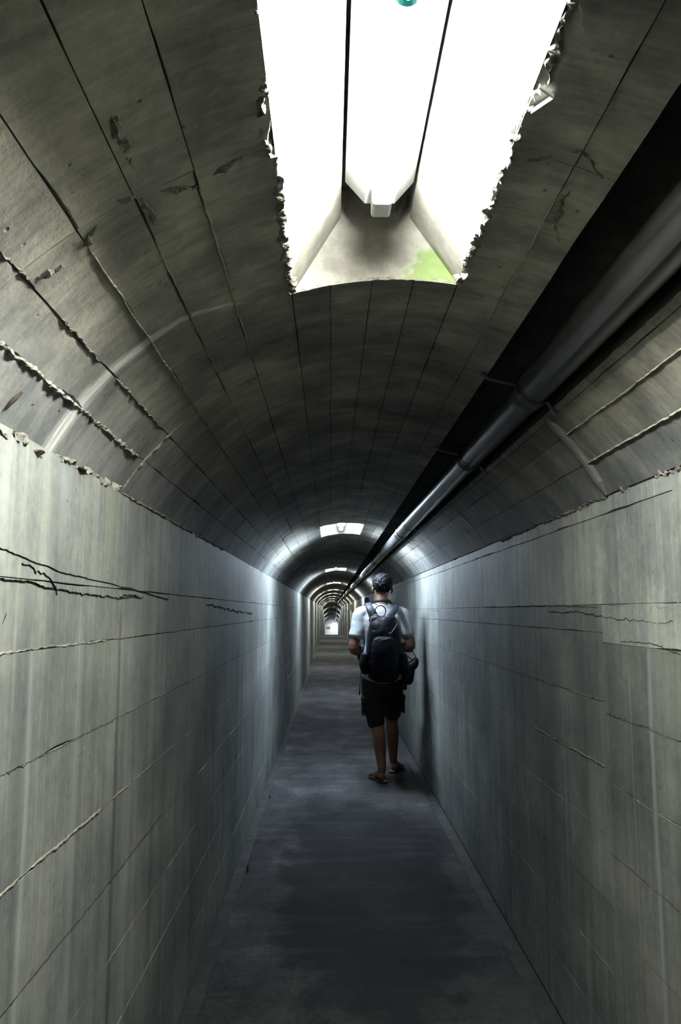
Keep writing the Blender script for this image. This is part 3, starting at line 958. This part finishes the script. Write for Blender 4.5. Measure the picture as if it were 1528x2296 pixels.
lamp0, tube0 = make_lamp()
lamps = [lamp0]
for i, f in enumerate(NICHE_FAR):
    if i == 0:
        r = lamp0
    else:
        r = lamp0.copy()
        C.objects.link(r)
        for ch in list(lamp0.children):
            c = ch.copy()
            C.objects.link(c)
            c.parent = r
        lamps.append(r)
    yc = f - (0.51 if i == 0 else 0.40)
    r.location = (LX, yc, NTOP - (0.018 if i == 0 else 0.055) - drop_c(f - NICHE_LEN / 2))
    if i == 0:
        r['label'] = 'big blown-out fluorescent lamp in the ceiling recess right overhead, with a visible tube end'
    elif i == 1:
        r['label'] = 'fluorescent lamp in the second ceiling recess, over the walking man'
    else:
        r['label'] = 'small fluorescent lamp in the %s ceiling recess along the tunnel, counting from overhead' % ordn[i]
tube0.data.materials.append(None)
for i, r in enumerate(lamps):
    col, pw = tube_cols[i]
    for c in r.children:
        if c.name.startswith('tube'):
            c.material_slots[0].link = 'OBJECT'
            c.material_slots[0].material = tube_material(col, TUBE_POWER * pw)
# printed mark on the nearest tube
bm = bmesh.new()
for i in range(7):
    for j in range(2):
        a = radians(-150 + 20 * i)
        bm.verts.new((0.0172 * cos(a), -0.206 + 0.012 * j, -0.122 + 0.0172 * sin(a)))
bm.verts.ensure_lookup_table()
for i in range(6):
    bm.faces.new([bm.verts[k] for k in (2 * i, 2 * i + 1, 2 * i + 3, 2 * i + 2)])
mk = obj('tube_mark', bm, M_TEAL, lamp0)
mk['label'] = 'teal printed mark on the tube'

# unseen lamp added to light the far end wall
bm = bmesh.new()
bx = empty('end_fill_lamp', (0.45, 83.2, 0.18), 'unseen lamp added to brighten the white wall at the far end of the tunnel', 'lamp')
box(bm, (-0.25, -0.10, -0.03), (0.25, 0.10, 0.03), 0.01)
obj('housing', bm, M_WHITE, bx)
bm = bmesh.new()
box(bm, (-0.23, -0.08, -0.05), (0.23, 0.08, -0.031), 0.004)
obj('diffuser', bm, tube_material((0.86, 0.94, 1.0), 160.0), bx)

# ------------------------------------------------------------------ pipe with couplings and straps
def sweep(bm, pts, prof_fn, n, closed=False, cap=True, side=None):
    """sweep a ring along points; prof_fn(i) -> (a, b) half sizes, side = preferred sideways direction"""
    rings_ = []
    m = len(pts)
    pts = [Vector(p) for p in pts]
    prev = None
    for i, p in enumerate(pts):
        if closed:
            t = (pts[(i + 1) % m] - pts[i - 1]).normalized()
        else:
            t = (pts[min(m - 1, i + 1)] - pts[max(0, i - 1)]).normalized()
        if side is not None:
            a = Vector(side(i)) if callable(side) else Vector(side)
            a = (a - t * a.dot(t)).normalized()
        elif prev is None:
            a = t.orthogonal().normalized()
        else:
            a = (prev - t * prev.dot(t)).normalized()
        prev = a
        b = t.cross(a)
        ra, rb = prof_fn(i)
        rings_.append([bm.verts.new(p + a * (ra * cos(2 * pi * k / n)) + b * (rb * sin(2 * pi * k / n))) for k in range(n)])
    for i in range(m if closed else m - 1):
        r0, r1 = rings_[i], rings_[(i + 1) % m]
        for k in range(n):
            bm.faces.new((r0[k], r0[(k + 1) % n], r1[(k + 1) % n], r1[k]))
    if cap and not closed:
        bm.faces.new(rings_[0][::-1])
        bm.faces.new(rings_[-1])


def smooth_path(pts, n=6):
    """Catmull-Rom through points"""
    P = [Vector(p) for p in pts]
    out = []
    for i in range(len(P) - 1):
        p0, p1, p2, p3 = P[max(0, i - 1)], P[i], P[i + 1], P[min(len(P) - 1, i + 2)]
        for k in range(n):
            t = k / n
            out.append(0.5 * ((2 * p1) + (p2 - p0) * t + (2 * p0 - 5 * p1 + 4 * p2 - p3) * t * t + (3 * p1 - p0 - 3 * p2 + p3) * t ** 3))
    out.append(P[-1])
    return out


PC = (0.570, 0.622)                        # pipe axis relative to eye height
PR = 0.049
pipe = empty('pipe', (PC[0], 0, H + PC[1]), 'dark grey pipe running along the right side of the vault in a slot', 'pipe')
bm = bmesh.new()
py = [YB, 2, 6, 13, 20, 30, 40, 50, 58.5, 62, 70, YE]
sweep(bm, [(0, y, -drop_c(y)) for y in py], lambda i: (PR, PR), 28, side=(1, 0, 0))
obj('pipe_run', bm, M_PIPE, pipe, True)
for y in (2.18, 3.16, 6.15, 9.6, 13.0, 16.5, 20.0, 24, 28, 33, 38, 44, 50):
    bm = bmesh.new()
    sweep(bm, [(0, y - 0.035, 0), (0, y - 0.03, 0), (0, y + 0.03, 0), (0, y + 0.035, 0)], lambda i: ((PR + 0.001,) * 2 if i in (0, 3) else (PR + 0.005,) * 2), 24, side=(1, 0, 0))
    obj('coupling', bm, M_COUP, pipe, True)
for y in (2.12, 3.10, 5.55, 6.3, 8.2, 9.9, 11.6, 14.0, 17.0, 21, 25):
    # steel strap: from one chase edge, round under the pipe, to the other edge
    tx, tz = CHASE_B[0] - CHASE_A[0], CHASE_B[1] - CHASE_A[1]
    L = sqrt(tx * tx + tz * tz)
    tx, tz = tx / L, tz / L
    a0 = Vector((CHASE_A[0] - PC[0], y, CHASE_A[1] - PC[1])) - Vector((tx, 0, tz)) * 0.02
    a1 = Vector((CHASE_B[0] - PC[0], y, CHASE_B[1] - PC[1])) + Vector((tx, 0, tz)) * 0.02
    pts = [a0 - Vector((nx_, 0, nz_)) * 0.012, a0 + Vector((tx, 0, tz)) * 0.03 - Vector((nx_, 0, nz_)) * 0.012]
    g0 = atan2(-nz_, -nx_)
    for k in range(-4, 5):
        a = g0 + radians(16 * k)
        pts.append(Vector((cos(a) * (PR + 0.007), y, sin(a) * (PR + 0.007))))
    pts.append(a1 - Vector((nx_, 0, nz_)) * 0.012)
    bm = bmesh.new()
    sweep(bm, pts, lambda i: (0.012, 0.0022), 8, side=(0, 1, 0))
    obj('strap', bm, M_COUP, pipe)
pipe_cap = None

# bent metal tab at the recess edge
tab = empty('metal_tab', (0.288, 0.97, H + 0.69), 'bent pale metal tab at the right edge of the overhead recess', 'bracket')
bm = bmesh.new()
for a, b in (((-0.012, -0.012, 0.0), (0.010, 0.0, -0.006)), ((0.010, 0.0, -0.006), (-0.010, 0.034, -0.004))):
    sweep(bm, [a, b], lambda i: (0.0045, 0.0015), 6, side=(0.3, 0.2, 1))
obj('tab_plate', bm, M_TAB, tab)

# boxes on the right wall, far along
def wall_box(y, z0, z1, w, d, mat, label):
    r = empty('wall_box', (XR, y, H + (z0 + z1) / 2), label, 'box')
    hz = (z1 - z0) / 2
    bm = bmesh.new()
    box(bm, (-d, -w / 2, -hz), (-0.001, w / 2, hz), 0.008)
    obj('box_body', bm, mat, r)
    bm = bmesh.new()
    box(bm, (-d - 0.012, -w / 2 + 0.02, -hz + 0.02), (-d - 0.001, w / 2 - 0.02, hz - 0.02), 0.004)
    obj('box_lid', bm, mat, r)



wall_box(30.0, 0.02, 0.26, 0.42, 0.14, M_BOXW, 'pale green metal box high on the right wall, far along the tunnel')
wall_box(17.2, 0.16, 0.30, 0.22, 0.07, M_BOXD, 'dark slim box on the right wall beside the man\'s head')

# notice on the end wall
sg = empty('notice_board', (-0.20, YE - 0.002, -0.36), 'small dark notice in a white frame on the far white end wall', 'sign')
bm = bmesh.new()
box(bm, (-0.22, -0.02, -0.16), (0.22, 0.0, 0.16), 0.004)
obj('board_face', bm, M_SIGN, sg)
for lo, hi in (((-0.29, -0.035, 0.16), (0.29, 0.0, 0.23)), ((-0.29, -0.035, -0.23), (0.29, 0.0, -0.16)), ((-0.29, -0.035, -0.16), (-0.22, 0.0, 0.16)), ((0.22, -0.035, -0.16), (0.29, 0.0, 0.16))):
    bm = bmesh.new()
    box(bm, lo, hi, 0.004)
    obj('frame_rail', bm, M_WHITE, sg)

#PERSON
# ------------------------------------------------------------------ the walking man (local frame: x right, y forward, z up)
PX, PY = 0.45, 6.72


def loft(bm, pts, n=16, side=(1, 0, 0), smooth=4):
    """capped limb through (x, y, z, ra, rb); ra along side, rb across it"""
    P4 = [p if len(p) == 5 else (*p, p[3]) for p in pts]
    P3 = smooth_path([p[:3] for p in P4], smooth)
    rr = smooth_path([(p[3], p[4], 0) for p in P4], smooth)
    # rounded ends
    d0 = (P3[0] - P3[1]).normalized()
    d1 = (P3[-1] - P3[-2]).normalized()
    k0, k1 = min(rr[0][0], rr[0][1]), min(rr[-1][0], rr[-1][1])
    head = [(P3[0] + d0 * k0 * 0.55 * s, c) for s, c in ((0.97, 0.25), (0.75, 0.66))]
    tail = [(P3[-1] + d1 * k1 * 0.55 * s, c) for s, c in ((0.75, 0.66), (0.97, 0.25))]
    pts2 = [h[0] for h in head] + P3 + [t[0] for t in tail]
    rad = [(rr[0][0] * h[1], rr[0][1] * h[1]) for h in head] + [(max(.001, r[0]), max(.001, r[1])) for r in rr] + [(rr[-1][0] * t[1], rr[-1][1] * t[1]) for t in tail]
    sweep(bm, pts2, lambda i: rad[i], n, side=side)


def ball(bm, c, r):
    m = bmesh.ops.create_icosphere(bm, subdivisions=3, radius=1.0)
    for v in m['verts']:
        v.co = Vector((c[0] + v.co.x * r[0], c[1] + v.co.y * r[1], c[2] + v.co.z * r[2]))


def skin(name, bm, mat, parent, voxel=0.007, it=4, wrinkle=None):
    """fuse overlapping volumes into one continuous surface"""
    me = bpy.data.meshes.new(name)
    bmesh.ops.recalc_face_normals(bm, faces=bm.faces)
    bm.to_mesh(me)
    bm.free()
    t = bpy.data.objects.new('tmp', me)
    C.objects.link(t)
    md = t.modifiers.new('r', 'REMESH')
    md.mode = 'VOXEL'
    md.voxel_size = voxel
    ms = t.modifiers.new('s', 'SMOOTH')
    ms.factor = 0.5
    ms.iterations = it
    dg = bpy.context.evaluated_depsgraph_get()
    me2 = bpy.data.meshes.new_from_object(t.evaluated_get(dg))
    bpy.data.objects.remove(t)
    bpy.data.meshes.remove(me)
    me2.name = name
    if wrinkle:
        nr = [v.normal.copy() for v in me2.vertices]
        for v, nn in zip(me2.vertices, nr):
            v.co += nn * wrinkle(v.co)
    me2.materials.clear()
    for p in me2.polygons:
        p.use_smooth = True
    return link(name, me2, mat, parent)


man = empty('person', (PX, PY, 0), 'man walking away in white t-shirt and dark cargo shorts, seen from behind', 'person')
TY = 0.19
HX, HY = 0.010, 0.215                      # head centre
# skeleton
SHL, ELL, WRL = (-0.185, TY, 1.395), (-0.248, 0.14, 1.10), (-0.085, 0.325, 1.03)
SHR, ELR, WRR = (0.180, TY, 1.395), (0.246, 0.14, 1.12), (0.085, 0.325, 1.08)
HIL, KNL, ANL = (-0.085, 0.19, 0.88), (-0.046, 0.155, 0.475), (-0.013, 0.045, 0.105)
HIR, KNR, ANR = (0.085, 0.20, 0.88), (0.097, 0.395, 0.475), (0.112, 0.450, 0.105)
torso = [(0, TY - .02, 0.86, .158, .118), (0, TY - .02, .95, .158, .118), (0, TY - .01, 1.05, .143, .105), (0, TY, 1.16, .148, .108),
         (0, TY + .005, 1.26, .162, .115), (0, TY + .003, 1.34, .170, .108), (0, TY, 1.40, .150, .085), (0.003, TY, 1.44, .095, .068), (0.006, TY + .005, 1.475, .062, .060)]


def limb(bm, a, b, c, ra, rm, rb, rc, bulge=0.0, back=0.0):
    a, b, c = Vector(a), Vector(b), Vector(c)
    pts = [(*a, ra), (*a.lerp(b, .45), (ra + rm) / 2), (*b, rm)]
    m = b.lerp(c, .32) + Vector((0, -back, 0))
    pts += [(*m, rb), (*b.lerp(c, .72), (rb * .45 + rc * .55)), (*c, rc)]
    loft(bm, pts, 16)


bm = bmesh.new()
loft(bm, torso, 24)
limb(bm, SHL, ELL, WRL, .054, .043, .042, .028)
limb(bm, SHR, ELR, WRR, .054, .043, .042, .028)
limb(bm, HIL, KNL, ANL, .085, .055, .057, .034, back=0.022)
limb(bm, HIR, KNR, ANR, .085, .055, .057, .034, back=0.022)
# neck and head
loft(bm, [(0.004, TY, 1.42, .060, .060), (0.006, TY + .005, 1.49, .055, .058), (HX, HY - .012, 1.57, .053, .060)], 16)
ball(bm, (HX, HY - .008, 1.645), (.076, .096, .084))
ball(bm, (HX, HY + .030, 1.585), (.060, .070, .080))
ball(bm, (HX, HY + .070, 1.535), (.030, .026, .024))
loft(bm, [(HX, HY + .098, 1.640, .009, .009), (HX, HY + .113, 1.605, .014, .013)], 10)      # nose
for s in (-1, 1):
    ball(bm, (HX + s * .011, HY + .106, 1.600), (.010, .010, .008))
    loft(bm, [(HX + s * .012, HY + .092, 1.660, .009, .007), (HX + s * .045, HY + .078, 1.660, .009, .007)], 8, (0, 0, 1))   # brow
    ball(bm, (HX + s * .044, HY + .070, 1.605), (.020, .020, .016))                             # cheekbone
    loft(bm, [(HX + s * .080, HY - .012, 1.628, .009, .020), (HX + s * .086, HY - .016, 1.605, .010, .020), (HX + s * .078, HY - .004, 1.575, .008, .011)], 10)   # ear
    loft(bm, [(HX, HY + .0985, 1.565 + s * .005, .008, .005), (HX + .02, HY + .092, 1.565 + s * .003, .006, .004)], 8, (0, 0, 1))
    loft(bm, [(HX, HY + .0985, 1.565 + s * .005, .008, .005), (HX - .02, HY + .092, 1.565 + s * .003, .006, .004)], 8, (0, 0, 1))
# hands closed round the camera held at the belly
CAMC = Vector((0.0, 0.405, 1.06))
for s, W in ((-1, WRL), (1, WRR)):
    w = Vector(W)
    k = Vector((s * 0.078, 0.395, 1.06))
    loft(bm, [(*w, .026, .020), (*w.lerp(k, .5), .020, .034), (*k, .017, .040)], 12, (1, 0, 0))
    for q, (dz_, ln) in enumerate(((.030, .92), (.010, 1.0), (-.011, .95), (-.031, .78))):
        b = k + Vector((s * 0.004, 0.012, dz_))
        p1 = b + Vector((-s * 0.002, 0.038 * ln, 0.002))
        p2 = p1 + Vector((-s * 0.024 * ln, 0.016, -0.001))
        p3 = p2 + Vector((-s * 0.022 * ln, 0.001, -0.003))
        loft(bm, [(*b, .0098), (*p1, .009), (*p2, .0085), (*p3, .0072)], 10, (0, 0, 1), 3)
    t0 = w.lerp(k, .55) + Vector((-s * .004, -.006, .026))
    loft(bm, [(*t0, .0125), (*(t0 + Vector((-s * .020, .004, .022))), .0108), (*(t0 + Vector((-s * .048, .016, .024))), .009)], 10, (0, 1, 0), 3)
# feet with toes
SOLE = 0.020
for s, AN, ang in ((-1, ANL, radians(17)), (1, ANR, radians(20))):
    d = Vector((s * sin(ang), cos(ang), 0))
    e = Vector((cos(ang), -s * sin(ang), 0))
    h = Vector((AN[0], AN[1] - 0.022, SOLE))
    loft(bm, [(*(h + d * 0.0 + Vector((0, 0, .030))), .030, .028), (*(h + d * .06 + Vector((0, 0, .042))), .033, .038), (*(h + d * .12 + Vector((0, 0, .030))), .038, .028), (*(h + d * .175 + Vector((0, 0, .020))), .044, .018)], 14, tuple(e))
    loft(bm, [(*Vector(AN), .034), (*(h + d * .045 + Vector((0, 0, .045))), .034)], 12)
    for q in range(5):
        o = (-0.034 + 0.0165 * q) * (-s)
        ln = (.050, .046, .040, .034, .026)[q]
        r = (.0125, .009, .0085, .0082, .0075)[q]
        a = h + d * (.180 - .008 * q) + e * o + Vector((0, 0, .015))
        loft(bm, [(*a, r), (*(a + d * ln + Vector((0, 0, -.004))), r * .85)], 10, tuple(e), 3)
skin('body', bm, M_SKIN, man, 0.0058, 3)

for s in (-1, 1):
    bm = bmesh.new()
    ball(bm, (HX + s * .031, HY + .072, 1.636), (.0118, .0118, .0090))
    eo = obj('eye', bm, M_EYE, man, True)
    bm = bmesh.new()
    ball(bm, (HX + s * .031, HY + .0805, 1.636), (.0052, .0045, .0052))
    obj('iris', bm, M_IRIS, eo, True)

# hair: cropped black hair, longer on top
bm = bmesh.new()
bmesh.ops.create_icosphere(bm, subdivisions=5, radius=1.0)
kill = []
for v in bm.verts:
    d = v.co.normalized()
    az = atan2(d.x, -d.y)                   # 0 = back of the head
    if abs(az) < 1.15:
        lim = -0.78 + 0.10 * abs(az)
    elif abs(az) < 1.9:
        lim = -0.30 + 0.28 * (abs(az) - 1.15) / .75
    else:
        lim = 0.26 + 0.10 * cos(az * 3)
    lim += 0.07 * nz(az * 9, 3.3)
    tuft = 0.010 * nz(d.x * 7, d.y * 7, d.z * 3) + 0.009 * nz(d.x * 22, d.y * 22, d.z * 5) + 0.005 * nz(d.x * 50, d.y * 50, d.z * 9)
    top = 0.010 * max(0.0, d.z)
    r = Vector((.086 + top, .106 + top, .094 + top)) + Vector((tuft,) * 3)
    if d.z < -0.35:
        r *= 0.93
    v.co = Vector((HX + d.x * r.x, HY - .010 + d.y * r.y, 1.645 + d.z * r.z))
    if d.z < lim:
        kill.append(v)
bmesh.ops.delete(bm, geom=kill, context='VERTS')
hr = obj('hair', bm, M_HAIR, man, True)
so = hr.modifiers.new('thick', 'SOLIDIFY')
so.thickness = 0.014
so.offset = -1


def folds(co):
    return 0.0035 * nz(co.x * 9 + co.z * 4, co.y * 8, co.z * 11) + 0.0018 * nz(co.x * 24, co.y * 20, co.z * 30)


# t-shirt
bm = bmesh.new()
loft(bm, [(p[0], p[1], p[2] if i else 0.865, p[3] + .014 + (.022 if i < 3 else 0), p[4] + .014 + (.022 if i < 3 else 0)) for i, p in enumerate(torso[:-1])] + [(0.004, TY, 1.462, .074, .070)], 28)
loft(bm, [(SHL[0], TY, 1.397, .060), (-.10, TY, 1.418, .062), (0, TY, 1.428, .064), (.10, TY, 1.418, .062), (SHR[0], TY, 1.397, .060)], 18, (0, 0, 1))
for SH, EL in ((SHL, ELL), (SHR, ELR)):
    a, b = Vector(SH), Vector(EL)
    loft(bm, [(*(a.lerp(Vector((0, TY, 1.41)), .45)), .055), (*a, .063), (*a.lerp(b, .35), .065), (*a.lerp(b, .66), .064, .068)], 18)
skin('t_shirt', bm, M_SHIRT, man, 0.0085, 3, lambda co: folds(co) + (0.0014 * sin(co.z * 60 + co.x * 30) * max(0, min(1, (abs(co.x) - .17) * 12))))

# cargo shorts
bm = bmesh.new()
loft(bm, [(0, TY - .02, 0.97, .152, .110), (0, TY - .02, 0.90, .166, .122), (0, TY, 0.80, .178, .125), (0, TY, .74, .150, .105)], 24)
loft(bm, [(-.080, .185, .90, .098, .115), (-.082, .185, .74, .096, .108), (-.072, .170, .60, .090, .098), (-.050, .160, .452, .070, .080)], 20)
loft(bm, [(.085, .20, .90, .098, .115), (.092, .255, .74, .094, .108), (.100, .320, .62, .086, .098), (.098, .375, .515, .074, .082)], 20)
sh = skin('shorts', bm, M_SHORT, man, 0.009, 3, lambda co: 0.005 * nz(co.x * 12, co.y * 10, co.z * 17) + 0.0035 * nz(co.x * 30, co.y * 25, co.z * 34))
for c in ((-.168, .175, .62), (.186, .275, .63)):
    bm = bmesh.new()
    s = 1 if c[0] > 0 else -1
    box(bm, (c[0] - .012, c[1] - .07, c[2] - .085), (c[0] + .012, c[1] + .07, c[2] + .06), 0.010)
    pk = obj('cargo_pocket', bm, M_SHORT, man)
    bm = bmesh.new()
    box(bm, (c[0] - .014, c[1] - .074, c[2] + .022), (c[0] + .016, c[1] + .074, c[2] + .07), 0.008)
    obj('pocket_flap', bm, M_SHORT, pk)

# flip-flops
for s, AN, ang in ((-1, ANL, radians(17)), (1, ANR, radians(20))):
    d = Vector((s * sin(ang), cos(ang), 0))
    e = Vector((cos(ang), -s * sin(ang), 0))
    h = Vector((AN[0], AN[1] - 0.022, 0))
    outl = [(-.030, .020), (-.020, .034), (.03, .038), (.09, .036), (.15, .046), (.20, .050), (.235, .040), (.252, .015)]
    pts = [(u, w) for u, w in outl] + [(u, -w) for u, w in reversed(outl)]
    bm = bmesh.new()
    lo = [bm.verts.new(h + d * u + e * w + Vector((0, 0, .001))) for u, w in pts]
    hi = [bm.verts.new(h + d * u + e * w + Vector((0, 0, .019))) for u, w in pts]
    for i in range(len(pts)):
        j = (i + 1) % len(pts)
        bm.faces.new((lo[i], lo[j], hi[j], hi[i]))
    bm.faces.new(hi)
    bm.faces.new(lo[::-1])
    sd_ = obj('sandal', bm, M_SAND, man)
    bm = bmesh.new()
    toe = h + d * .178 + e * (s * -.012) + Vector((0, 0, .020))
    for w in (-1, 1):
        pth = smooth_path([h + d * .075 + e * (.037 * w) + Vector((0, 0, .018)), h + d * .10 + e * (.040 * w) + Vector((0, 0, .042)), h + d * .145 + e * (.020 * w) + Vector((0, 0, .058)), toe + Vector((0, 0, .012)), toe], 5)
        sweep(bm, pth, lambda i: (.008, .004), 8, side=(0, 0, 1))
    obj('sandal_strap', bm, M_SAND, sd_, True)

# ------------------------------------------------------------------ backpack
pack = empty('backpack', (PX, PY, 0), 'navy black nylon backpack worn on the walking man\'s back', 'backpack')
YP = -0.035


def pfold(co):
    return 0.004 * nz(co.x * 14, co.y * 14, co.z * 12) + 0.003 * nz(co.x * 34, co.y * 30, co.z * 28)


bm = bmesh.new()
loft(bm, [(0, YP + .01, .862, .125, .070), (0, YP, .96, .148, .088), (0, YP, 1.08, .150, .092), (0, YP, 1.20, .142, .088), (0, YP + .008, 1.29, .128, .076), (0, YP + .018, 1.345, .105, .056)], 28)
for s in (-1, 1):
    ball(bm, (s * .055 - .006, YP + .02, 1.345), (.062, .050, .045))
skin('main_compartment', bm, M_PACK, pack, 0.008, 3, pfold)
bm = bmesh.new()
loft(bm, [(0, YP - .075, .93, .095, .035), (0, YP - .085, 1.03, .112, .050), (0, YP - .080, 1.14, .108, .044), (0, YP - .066, 1.195, .090, .030)], 24)
skin('front_pocket', bm, M_PACK, pack, 0.008, 3, pfold)
for s in (-1, 1):
    bm = bmesh.new()
    loft(bm, [(s * .150, YP + .01, .915, .040, .050), (s * .162, YP, .98, .046, .060), (s * .160, YP, 1.06, .036, .055)], 18)
    skin('side_pocket', bm, M_PACK, pack, 0.008, 3, pfold)
    # padded shoulder strap
    bm = bmesh.new()
    pth = smooth_path([(s * .065, 0.045, 1.375), (s * .105, 0.075, 1.445), (s * .122, TY - .02, 1.485), (s * .122, TY + .07, 1.465), (s * .116, TY + .135, 1.36), (s * .125, TY + .142, 1.22),
                       (s * .162, TY + .085, 1.09), (s * .185, TY - .02, 1.02), (s * .150, 0.03, .985)], 6)
    sweep(bm, pth, lambda i: (.030, .007), 12, side=lambda i: (1, -0.15 * s, 0.25 * -s))
    st = obj('shoulder_strap', bm, M_STRAP, pack, True)
    bm = bmesh.new()
    pp = smooth_path([(s * .020, YP - .052, 1.360), (s * .065, YP - .040, 1.390), (s * .108, YP - .044, 1.345), (s * .130, YP - .066, 1.25), (s * .140, YP - .075, 1.12)], 6)
    sweep(bm, pp, lambda i: (.004, .004), 8)
    obj('zip_piping', bm, M_CORD if s < 0 else M_STRAP, pack, True)
bm = bmesh.new()
lp = [(-.020 + .046 * cos(a), 0.045 - .01 * sin(a), 1.418 + .048 * sin(a)) for a in [2 * pi * i / 28 for i in range(28)]]
sweep(bm, lp, lambda i: (.0055, .0045), 8, closed=True)
obj('handle_loop', bm, M_STRAP, pack, True)
bm = bmesh.new()
sweep(bm, smooth_path([(-.062, YP - .107, 1.205), (-.03, YP - .112, 1.192), (.01, YP - .112, 1.190), (.048, YP - .107, 1.203), (.060, YP - .098, 1.24), (.085, YP - .088, 1.275), (.110, YP - .07, 1.31)], 5), lambda i: (.003, .003), 8)
cd = obj('elastic_cord', bm, M_CORD, pack, True)
for q, (x, z) in enumerate(((-.07, 1.305), (.05, 1.235), (-.085, 1.25))):
    bm = bmesh.new()
    box(bm, (x - .012, YP - .108, z - .008), (x + .012, YP - .092, z + .008), .003)
    obj('buckle', bm, M_CORD, pack)
bm = bmesh.new()
box(bm, (-.186, YP - .045, 1.10), (-.166, YP - .028, 1.135), .004)
bc = obj('buckle', bm, M_BLUE, pack)
bc['label'] = 'blue plastic buckle'
bm = bmesh.new()
sweep(bm, smooth_path([(-.188, YP, .93), (-.196, YP - .005, .85), (-.203, YP - .01, .76)], 5), lambda i: (.004, .002), 8)
sweep(bm, [(-.203, YP - .01, .765), (-.205, YP - .01, .725)], lambda i: (.007, .004), 8)
obj('loose_strap', bm, M_BAG, pack)

# ------------------------------------------------------------------ camera bag at the right hip
bag = empty('camera_bag', (PX + 0.225, PY + 0.10, 0.80), 'black padded camera bag hanging at the walking man\'s right hip', 'bag')
bm = bmesh.new()
loft(bm, [(-.012, 0, .020, .045, .060), (-.008, 0, .07, .052, .068), (-.002, 0, .13, .054, .070)], 20)
skin('bag_body', bm, M_BAG, bag, 0.007, 3)
bm = bmesh.new()
loft(bm, [(-.05, -.01, .110, .040, .055), (.0, -.01, .140, .045, .062), (.045, -.01, .175, .040, .055), (.060, -.01, .215, .022, .040)], 18, (0, 0, 1))
skin('bag_lid', bm, M_BAG, bag, 0.007, 3)
bm = bmesh.new()
pth = smooth_path([(.062, -.01, .215), (.048, -.015, .250), (.012, -.02, .290), (-.040, -.02, .300)], 5)
sweep(bm, pth, lambda i: (.024, .004), 8, side=(0, 1, 0))
sweep(bm, smooth_path([(-.03, -.02, .25), (.0, -.02, .225), (.03, -.02, .205)], 4), lambda i: (.004, .004), 8)
sweep(bm, smooth_path([(-.040, -.02, .300), (-.05, -.03, .20), (-.04, -.02, .13)], 4), lambda i: (.014, .004), 8, side=(0, 1, 0))
obj('bag_strap', bm, M_BAG, bag, True)
bm = bmesh.new()
box(bm, (-.055, -.02, -.045), (-.020, .012, .03), .005)
obj('strap_end', bm, M_BAG, bag)

# ------------------------------------------------------------------ camera on its neck strap
cm = empty('camera', (PX, PY, 0), 'camera held in front on a black strap round the man\'s neck', 'camera')
bm = bmesh.new()
box(bm, (CAMC.x - .060, CAMC.y - .022, CAMC.z - .040), (CAMC.x + .060, CAMC.y + .022, CAMC.z + .036), .008)
obj('camera_body', bm, M_CAMB, cm)
bm = bmesh.new()
cyl(bm, CAMC + Vector((0, .02, 0)), CAMC + Vector((0, .075, -.004)), .031, .029, 20)
ln_ = obj('lens', bm, M_CAMB, cm, True)
bm = bmesh.new()
cyl(bm, CAMC + Vector((0, .074, -.004)), CAMC + Vector((0, .077, -.004)), .024, .022, 20)
obj('lens_glass', bm, M_GLASS, ln_)
bm = bmesh.new()
pts = smooth_path([(-.058, CAMC.y, 1.09), (-.075, TY + .155, 1.25), (-.082, TY + .12, 1.40), (-.078, TY + .04, 1.485), (-.062, TY - .035, 1.502), (-.030, TY - .066, 1.508), (.008, TY - .072, 1.510),
                   (.046, TY - .064, 1.508), (.076, TY - .03, 1.500), (.090, TY + .04, 1.483), (.090, TY + .12, 1.40), (.080, TY + .155, 1.25), (.058, CAMC.y, 1.09)], 5)
sweep(bm, pts, lambda i: (.014, .003), 8, side=lambda i: (0, 0.2, 1) if 14 < i < 46 else (1, 0, 0))
obj('neck_strap', bm, M_BAG, cm, True)
